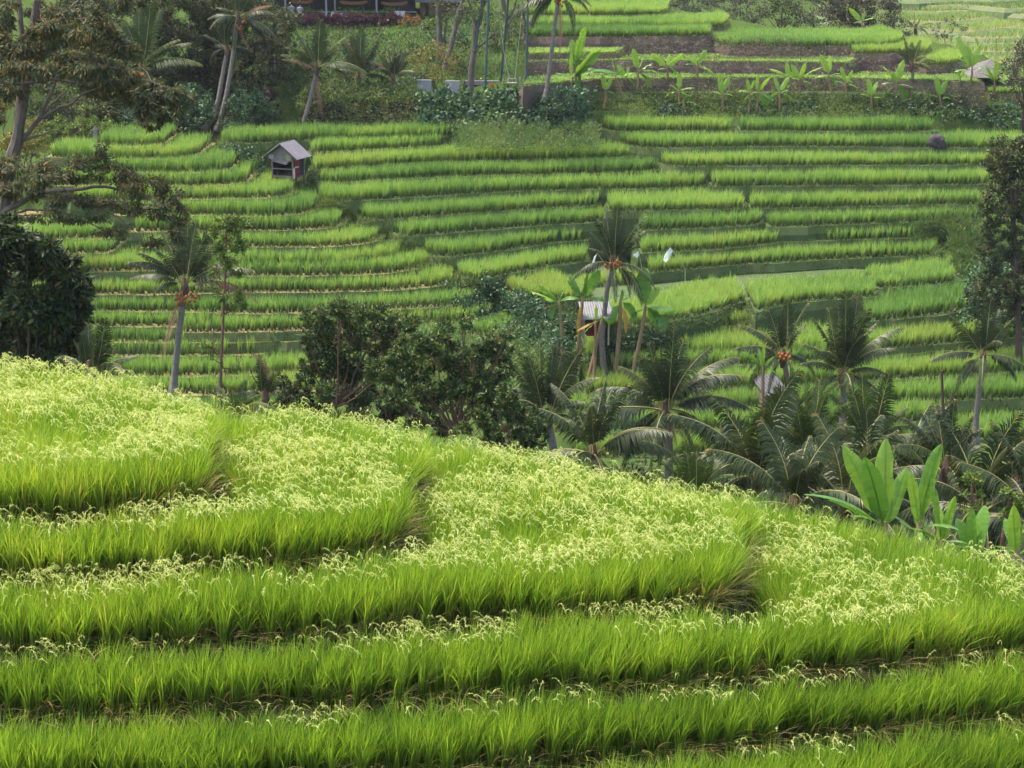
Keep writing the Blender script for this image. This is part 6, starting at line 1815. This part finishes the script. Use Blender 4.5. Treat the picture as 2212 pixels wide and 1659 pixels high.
def pillar():
    Y = hit(207, 314)
    b = at(207, 313, Y)
    root = empty('shrine_pillar', b, 'small pale stone shrine pillar at the edge of the left rows', 'shrine')
    m = px(1, Y)
    mb = MB(); mb.box((0, 0, 2 * m), (14 * m, .4, 5 * m)); mb.build('plinth', M['stone'], root)
    mb = MB(); mb.box((0, 0, 18 * m), (9 * m, .3, 28 * m), taper=.9); mb.box((0, 0, 16 * m), (11 * m, .34, 2 * m)); mb.build('shaft', M['stone'], root)
    mb = MB(); mb.box((0, 0, 33.5 * m), (13 * m, .42, 3 * m), taper=.8); mb.box((0, 0, 37 * m), (8 * m, .28, 4 * m), taper=.5); mb.box((0, 0, 41 * m), (4 * m, .14, 4 * m), taper=.3); mb.build('cap', M['stone'], root)

def boulder():
    Y = hit(2024, 320)
    b = at(2024, 319, Y)
    mb = MB(); mb.ball((0, 0, .36), (.66, .5, .54), 32, 22)
    vs = []
    for v in mb.v:
        p = Vector(v); n = mnoise.noise(p * 1.3) * .42 + mnoise.noise(p * 3.1) * .15 + mnoise.noise(p * 9) * .025
        k = 1 + n
        x, y, z = p.x * k, p.y * k, (p.z - .45) * k + .45
        if x > .05: z += .12 * (x)                       # higher shoulder on the right
        vs.append((x, y, max(z, -.2)))
    mb.v = vs
    o = mb.build('boulder', M['stone_dark'], None, True)
    o.location = b
    tag(o, 'single dark grey boulder lying in the rice at the right', 'boulder')

def flags():
    for lab, tip, foot, cl, Y in (('white flag on a long thin pole beside the centre palm', (1448, 534), (1480, 580), [(1448, 534), (1454, 542), (1447, 552), (1443, 562), (1438, 566), (1433, 562), (1436, 552), (1442, 542)], 122),
                                  ('narrow white flag hanging left of the centre palm', (1290, 546), (1312, 578), [(1290, 548), (1287, 556), (1284, 568), (1280, 578), (1278, 576), (1280, 564), (1284, 554)], 112),
                                  ('small white flag seen through the fronds of the centre palm', (1380, 543), (1390, 600), [(1378, 543), (1381, 551), (1376, 557), (1370, 553), (1368, 550), (1374, 548)], 118)):
        ft = at(foot[0], foot[1] + 40, Y); ft.z = min(ft.z, gz(ft.x, ft.y))
        root = empty('flag', ft, lab, 'flag', 'white field flags')
        mb = MB(); mb.tube([ft, at(foot[0], foot[1], Y), at(tip[0], tip[1], Y)], [.03, .022, .012], 6)
        adopt(mb.build('pole', M['bamboo'], None), root)
        mb = MB()
        P = [at(u, v, Y - .02 + .06 * math.sin(i * 1.3)) for i, (u, v) in enumerate(cl)]
        n = len(P)
        mb.add(P + [p + Vector((0, .025, 0)) for p in P], [tuple(range(n)), tuple(range(2 * n - 1, n - 1, -1))] + [(i, n + i, n + (i + 1) % n, (i + 1) % n) for i in range(n)])
        adopt(mb.build('cloth', M['flag_white'], None), root)

def steps():
    Y0 = hit(622, 268, 136)
    b = at(622, 268, Y0)
    root = empty('garden_steps', b, 'dark stone steps climbing from the rice to the garden lawn', 'steps')
    n = 9
    for k in range(n):
        v = 264 - k * 6.2
        Y = Y0 + k * .30
        p = at(624, v, Y)
        mb = MB(); mb.box(p - Vector(b) + Vector((0, .2, -.28)), (1.05, .46, .56)); o = mb.build('step', M['stone_dark'], root)
        mb = MB(); mb.box(p - Vector(b) + Vector((0, .19, .012)), (1.08, .5, .03)); mb.build('tread', M['stone'], o)

def swing():
    Y = 147.2
    gA, gB = at(1048, 190, Y), at(1136, 192, Y)
    root = empty('garden_swing', at(1100, 194, Y), 'tall green steel swing frame with a white metal seat on long ropes', 'swing')
    for a, t in (((1048, 192), (1058, -70)), ((1136, 194), (1142, -70))):
        mb = MB(); mb.tube([at(a[0], a[1] + 4, Y), at(t[0], t[1], Y)], .095, 10); adopt(mb.build('post', M['steel_green'], None, True), root)
    for a, t in (((1017, 185), (1050, -70)), ((1082, 175), (1104, -70))):
        mb = MB(); mb.tube([at(a[0], a[1], Y + 2.2), at(t[0], t[1], Y + .4)], .085, 10); adopt(mb.build('post', M['steel_green'], None, True), root)
    mb = MB(); mb.tube([at(1050, -70, Y), at(1150, -70, Y)], .09, 10); adopt(mb.build('beam', M['steel_green'], None, True), root)
    ys = Y - .1
    for pl in ([(1072, -68), (1079, 40), (1088, 110), (1095, 150), (1100, 168)], [(1136, -68), (1128, 20), (1121, 90), (1116, 140), (1113, 168)]):
        mb = MB(); mb.tube([at(u, v, ys) for u, v in pl], [.018, .02, .022, .035, .04], 7); adopt(mb.build('rope', M['rope'], None, True), root)
    mb = MB()
    c = at(1106, 178, ys)
    m = px(1, ys)
    mb.box(c + Vector((0, 0, -.02)), (22 * m, .42, .04))
    for x in (-9, 9):
        for y in (-.18, .18): mb.tube([c + Vector((x * m, y, 0)), c + Vector((x * m * .8, y, 11 * m))], .018, 6)
        mb.tube([c + Vector((x * m, -.18, 6 * m)), c + Vector((x * m, .18, 6 * m))], .015, 6)
    mb.tube([c + Vector((-8 * m, .18, 9 * m)), c + Vector((0, .2, 6.5 * m)), c + Vector((8 * m, .18, 9 * m))], .018, 6)
    adopt(mb.build('seat', M['white_metal'], None), root)
    # stone edge of the swing terrace
    a, e = at(1074, 196, 144.9), at(1182, 197, 144.9)
    mid = (a + e) / 2
    mb = MB(); mb.box((0, 0, 0), ((e - a).length, .5, 7 * m)); mb.box((0, .05, -.42), ((e - a).length * .98, .4, .6))
    o = mb.build('terrace_edge', M['stone_dark'], None); o.location = mid
    tag(o, 'dark stone edge of the swing terrace', 'wall')
    a, e = at(1000, 178, 151), at(1094, 180, 151)
    mb = MB(); mb.box((0, 0, 0), ((e - a).length, .3, .32)); o = mb.build('low_wall', M['stone'], None); o.location = (a + e) / 2
    tag(o, 'long low stone kerb behind the swing', 'wall')
    # lamps
    p = at(1123, 184, 146.4)
    root = empty('garden_lamp', p, 'small white lamp on a thin post beside the swing', 'lamp', 'garden lamps')
    mb = MB(); mb.tube([(0, 0, -.4), (0, 0, 10 * m)], .015, 6); mb.build('post', M['white_metal'], root)
    mb = MB(); mb.box((0, 0, 14 * m), (3.6 * m, .12, 7 * m)); mb.build('lamp_head', M['white_wall'], root)
    p = at(1038, 176, 152)
    root = empty('garden_lamp', p, 'small lit lamp glowing orange under the pale trees', 'lamp', 'garden lamps')
    mb = MB(); mb.tube([(0, 0, -.3), (0, 0, 4 * m)], .02, 6); mb.build('post', M['wood_dark'], root)
    mb = MB(); mb.ball((0, 0, 7 * m), 2.1 * m, 8, 6); mb.build('lamp_head', M['lamp_glow'], root, True)
    p = at(936, 100, 158)
    root = empty('garden_lamp', p, 'tiny white globe lamp above the yellow green shrub', 'lamp', 'garden lamps')
    mb = MB(); mb.tube([(0, 0, -.4), (0, 0, .35)], .02, 6); mb.build('post', M['wood_dark'], root)
    mb = MB(); mb.ball((0, 0, .42), .10, 8, 6); mb.build('lamp_head', M['white_wall'], root, True)
    p = at(1064, 192, 145.4)
    root = empty('orange_flower', p, 'orange flowering plant at the edge of the swing terrace', 'flower')
    crown_obj([(tuple(p + Vector((0, 0, .28))), (.22, .2, .2), 120)], .14, 'leaf_croton', root, name='flower_head', sub=8)
    mb = MB(); mb.tube([(0, 0, -.3), (0, 0, .2)], .02, 6); mb.build('stem', M['bark_dark'], root)
    # pieces of a low white wall
    for lab, u0, u1, v0, v1 in (('low white garden wall, left piece behind the dark red bush', 900, 932, 174, 190), ('low white garden wall, right piece under the yellow green shrub', 962, 992, 176, 192)):
        a, e = at(u0, v1, 146.6), at(u1, v1, 146.6)
        h = px(v1 - v0, 146.6)
        mb = MB(); mb.box((0, 0, h / 2 - .15), ((e - a).length, .18, h + .3)); mb.box((0, 0, h + .02), ((e - a).length + .04, .24, .04))
        o = mb.build('white_wall', M['white_wall'], None); o.location = (a + e) / 2
        tag(o, lab, 'wall', 'low white garden walls')

def person(lab, u, v, Y, rz, lean):
    """seen from behind, seated at the hedge: one skinned body, hair and shirt"""
    p = at(u, v, Y)
    root = empty('person', p, lab, 'person', 'people seated behind the hedge', rz)
    J = [((0, 0, .48), .13), ((0, .01, .68), .125), ((0, .0, .90), .14), ((0, 0, 1.02), .08), ((lean * .05, 0, 1.10), .055), ((lean * .07, .01, 1.20), .085), ((lean * .08, .01, 1.30), .075),
         ((-.19, 0, .97), .06), ((-.24, .06, .74), .045), ((-.16, .26, .66), .036), ((-.13, .36, .68), .03),
         ((.19, 0, .97), .06), ((.25, .05, .74), .045), ((.17, .26, .64), .036), ((.13, .36, .66), .03),
         ((-.10, .05, .46), .1), ((-.12, .45, .47), .075), ((-.12, .48, .08), .05), ((-.12, .60, .03), .04),
         ((.10, .05, .46), .1), ((.12, .45, .47), .075), ((.12, .48, .08), .05), ((.12, .60, .03), .04)]
    E = [(0, 1), (1, 2), (2, 3), (3, 4), (4, 5), (5, 6), (2, 7), (7, 8), (8, 9), (9, 10), (2, 11), (11, 12), (12, 13), (13, 14), (0, 15), (15, 16), (16, 17), (17, 18), (0, 19), (19, 20), (20, 21), (21, 22)]
    me = bpy.data.meshes.new('body')
    me.from_pydata([j[0] for j in J], E, [])
    o = link('body', me, M['skin'], root)
    md = o.modifiers.new('skin', 'SKIN')
    for i, s in enumerate(me.skin_vertices[0].data):
        s.radius = (J[i][1], J[i][1]); s.use_root = (i == 0)
    sb = o.modifiers.new('sub', 'SUBSURF'); sb.levels = 2; sb.render_levels = 2
    mb = MB(); mb.ball((lean * .08, -.012, 1.285), (.1, .105, .12), 12, 9); mb.build('hair', M['hair'], root, True)
    mb = MB(); mb.tube([(0, 0, .46), (0, 0, .6), (0, 0, .8), (0, 0, .95), (0, 0, 1.03), (0, 0, 1.06)], [.17, .165, .175, .2, .12, .07], 14)
    for s in (-1, 1): mb.tube([(s * .12, 0, .96), (s * .2, 0, .95), (s * .25, .06, .76)], [.085, .085, .07], 10)
    mb.build('shirt', M['white_wall'], root, True)

def restaurant():
    Y = 172
    m = px(1, Y)
    fl = at(740, 44, Y)
    g = gz(fl.x, fl.y)
    root = empty('open_pavilion', fl, 'open sided restaurant pavilion with white posts and dark interior above the hedge', 'pavilion')
    def P(u, v, dy=0): return at(u, v, Y + dy) - fl
    mb = MB()
    a, b = P(520, 40), P(890, 40)
    mb.box(((a.x + b.x) / 2, 3, -.35 + a.z), (b.x - a.x, 6.5, .5)); mb.build('floor', M['stone'], root)
    mb = MB(); mb.box(((a.x + b.x) / 2, 6.3, 1.4), (b.x - a.x, .15, 4.6)); mb.build('back_wall', M['wood_dark'], root)
    mb = MB()
    roof_y = P(700, -60).z
    mb.box(((a.x + b.x) / 2, 2.6, roof_y + .3), (b.x - a.x + 1.6, 9.0, .3)); mb.build('roof', M['roof_tile'], root)
    for u in (616, 704, 723, 813, 648):
        dy = 2.2 if u in (723, 648) else 0.1
        q, t = P(u, 40, dy), P(u, -60, dy)
        mb = MB(); mb.box(((q.x + t.x) / 2, dy, (q.z + t.z) / 2), (.15, .15, t.z - q.z)); mb.build('post', M['white_wall'], root)
    for u in (874, 842):
        q, t = P(u, 36, 1.4), P(u, -60, 1.4)
        mb = MB(); mb.box((q.x, 1.4, (q.z + t.z) / 2), (.35, .3, t.z - q.z)); mb.build('post', M['wood_dark'], root)
    mb = MB()
    q = P(866, 20, 3)
    mb.box((q.x, 3.4, q.z + .3), (2.2, .4, 3.2)); mb.build('stone_wall', M['stone_dark'], root)
    # railing
    mb = MB(); q = P(600, 24, .4), P(900, 26, .4)
    mb.tube([q[0], q[1]], .05, 6)
    mb.build('railing', M['white_wall'], root)
    # upturned wooden boat benches
    for lab, u0, u1, v in (('curved orange wooden boat bench, leftmost in the pavilion', 690, 748, 6), ('curved orange wooden boat bench between the white posts', 812 - 18 - 60, 794, 8), ('curved orange wooden boat bench at the right of the pavilion', 823, 880, 10)):
        if u0 == 690: u0, u1 = 630, 676
        mb = MB()
        n = 11
        vs, fs = [], []
        for i in range(n):
            t = i / (n - 1)
            u = u0 + (u1 - u0) * t
            c = at(u, v + 2 - 5 * (2 * t - 1) ** 4, Y - .1)
            h = .26 if 0 < i < n - 1 else .1
            for (dy, dz) in ((-.3, h), (-.2, 0), (.2, 0), (.3, h)): vs.append(c + Vector((0, dy, dz * .9)))
        for i in range(n - 1):
            k = i * 4
            for j in range(3): fs.append((k + j, k + j + 1, k + 5 + j, k + 4 + j))
            fs.append((k + 3, k, k + 4, k + 7))
        fs += [(0, 1, 2, 3), tuple((n - 1) * 4 + j for j in (3, 2, 1, 0))]
        b0 = at((u0 + u1) / 2, v + 4, Y - .1)
        rt = empty('boat_bench', b0, lab, 'bench', 'boat benches in the pavilion')
        mb.add(vs, fs)
        adopt(mb.build('hull', M['orange_wood'], None), rt)
        for u in (u0 + 10, u1 - 10):
            mb = MB(); mb.box(at(u, v + 12, Y - .1), (.12, .4, .62))
            adopt(mb.build('leg', M['wood_dark'], None), rt)
    # white chairs and a menu board by the hedge
    for lab, u, v, w in (('white chair beside the first white post', 612, 30, 9), ('white chair back right of the second white post', 806 - 104, 32, 10), ('white rounded chair behind the hedge', 722, 31, 13), ('low white bench behind the hedge', 742, 33, 16)):
        p = at(u, v, 169.4)
        rt = empty('white_chair', p, lab, 'chair', 'white chairs behind the hedge')
        mm = px(1, 169.4)
        mb = MB(); mb.box((0, -.2, 2 * mm), (w * mm, .05, 7 * mm)); mb.build('backrest', M['white_wall'], rt)
        mb = MB(); mb.box((0, .05, -3 * mm), (w * mm, .45, .06)); mb.build('seat', M['white_wall'], rt)
        for sx in (-.45, .45):
            for sy in (-.15, .25):
                mb = MB(); mb.box((sx * w * mm, sy, -3 * mm - .22), (.04, .04, .42)); mb.build('leg', M['white_wall'], rt)
    p = at(864, 31, 169.2)
    rt = empty('menu_board', p, 'white two panel board standing at the right end of the hedge', 'board')
    mm = px(1, 169.2)
    for s in (-1, 1):
        mb = MB(); mb.box((s * 5.6 * mm, 0, 1 * mm), (10 * mm, .05, 12 * mm)); mb.build('panel', M['cloth_white'], rt)
    mb = MB(); mb.tube([(0, .06, -.9), (0, .06, .35)], .03, 6); mb.build('post', M['wood_dark'], rt)
    person('person in a white shirt with dark hair sitting upright behind the hedge', 630, 40, 170.2, 0.2, .2)
    person('person in a white shirt leaning to the right behind the hedge', 648, 42, 170.0, -.3, .9)
    # peach coloured house
    b = at(952, 78, 176)
    rt = empty('peach_house', b, 'peach coloured garden house with a flat tiled eave behind the pale trunks', 'house')
    mm = px(1, 176)
    H = at(952, 4, 176).z - b.z
    mb = MB(); mb.box((0, 2, H / 2 - .6), (86 * mm, 4, H + 1.2)); mb.build('wall', M['peach_wall'], rt)
    for x in (-28, 40):
        mb = MB(); mb.box((x * mm, -.06, H / 2 - .6), (.24, .16, H + 1.2)); mb.build('pillar', M['cloth_red'] if x > 0 else M['fibre'], rt)
    mb = MB(); mb.box((0, 1.6, H + .12), (106 * mm, 5.6, .24)); mb.box((0, 1.6, H + .5), (96 * mm, 5, .5), taper=.85); mb.build('roof', M['roof_tile'], rt)
    mb = MB(); mb.box((10 * mm, -.03, H * .45), (.9, .08, H * .8)); mb.build('door', M['orange_wood'], rt)
    # thatched roof at the right
    b = at(2128, 172, 150)
    rt = empty('thatched_shelter', b, 'low grey thatched shelter among the banana plants at the right', 'shelter')
    mm = px(1, 150)
    mb = MB(); mb.add([(-42 * mm, -1.2, 8 * mm), (30 * mm, -1.2, 6 * mm), (34 * mm, 1.6, 10 * mm), (-40 * mm, 1.6, 12 * mm), (-20 * mm, .2, 34 * mm), (12 * mm, .2, 44 * mm)],
                      [(0, 1, 5, 4), (1, 2, 5), (2, 3, 4, 5), (3, 0, 4), (3, 2, 1, 0)]); mb.build('roof', M['thatch'], rt)
    for x in (-34, 24):
        for y in (-.9, 1.3):
            mb = MB(); mb.tube([(x * mm, y, -.9), (x * mm, y, 10 * mm)], .05, 6); mb.build('post', M['wood_dark'], rt)
build_ground()
build_slabs()
near_rice()
far_rice()
left_trees()
middle_shrubs()
valley_palms()
near_bananas()
centre_group()
forest()
bank_plants()
upper_bananas()
far_trees()
hut(); white_shed(); small_shed(); pillar(); boulder(); flags(); steps(); swing(); restaurant()

def haze():
    m, nt, out = new_mat('haze')
    v = nt.nodes.new('ShaderNodeVolumePrincipled')
    v.inputs['Color'].default_value = (.86, .90, 1.0, 1)
    v.inputs['Density'].default_value = HAZE
    v.inputs['Anisotropy'].default_value = .1
    nt.links.new(v.outputs[0], out.inputs['Volume'])
    mb = MB(); mb.box((0, 192, 8), (540, 480, 88))
    o = mb.build('haze', m, None)
    tag(o, 'thin pale haze filling the valley air', 'haze', kind='stuff')
HAZE = .0001
haze()
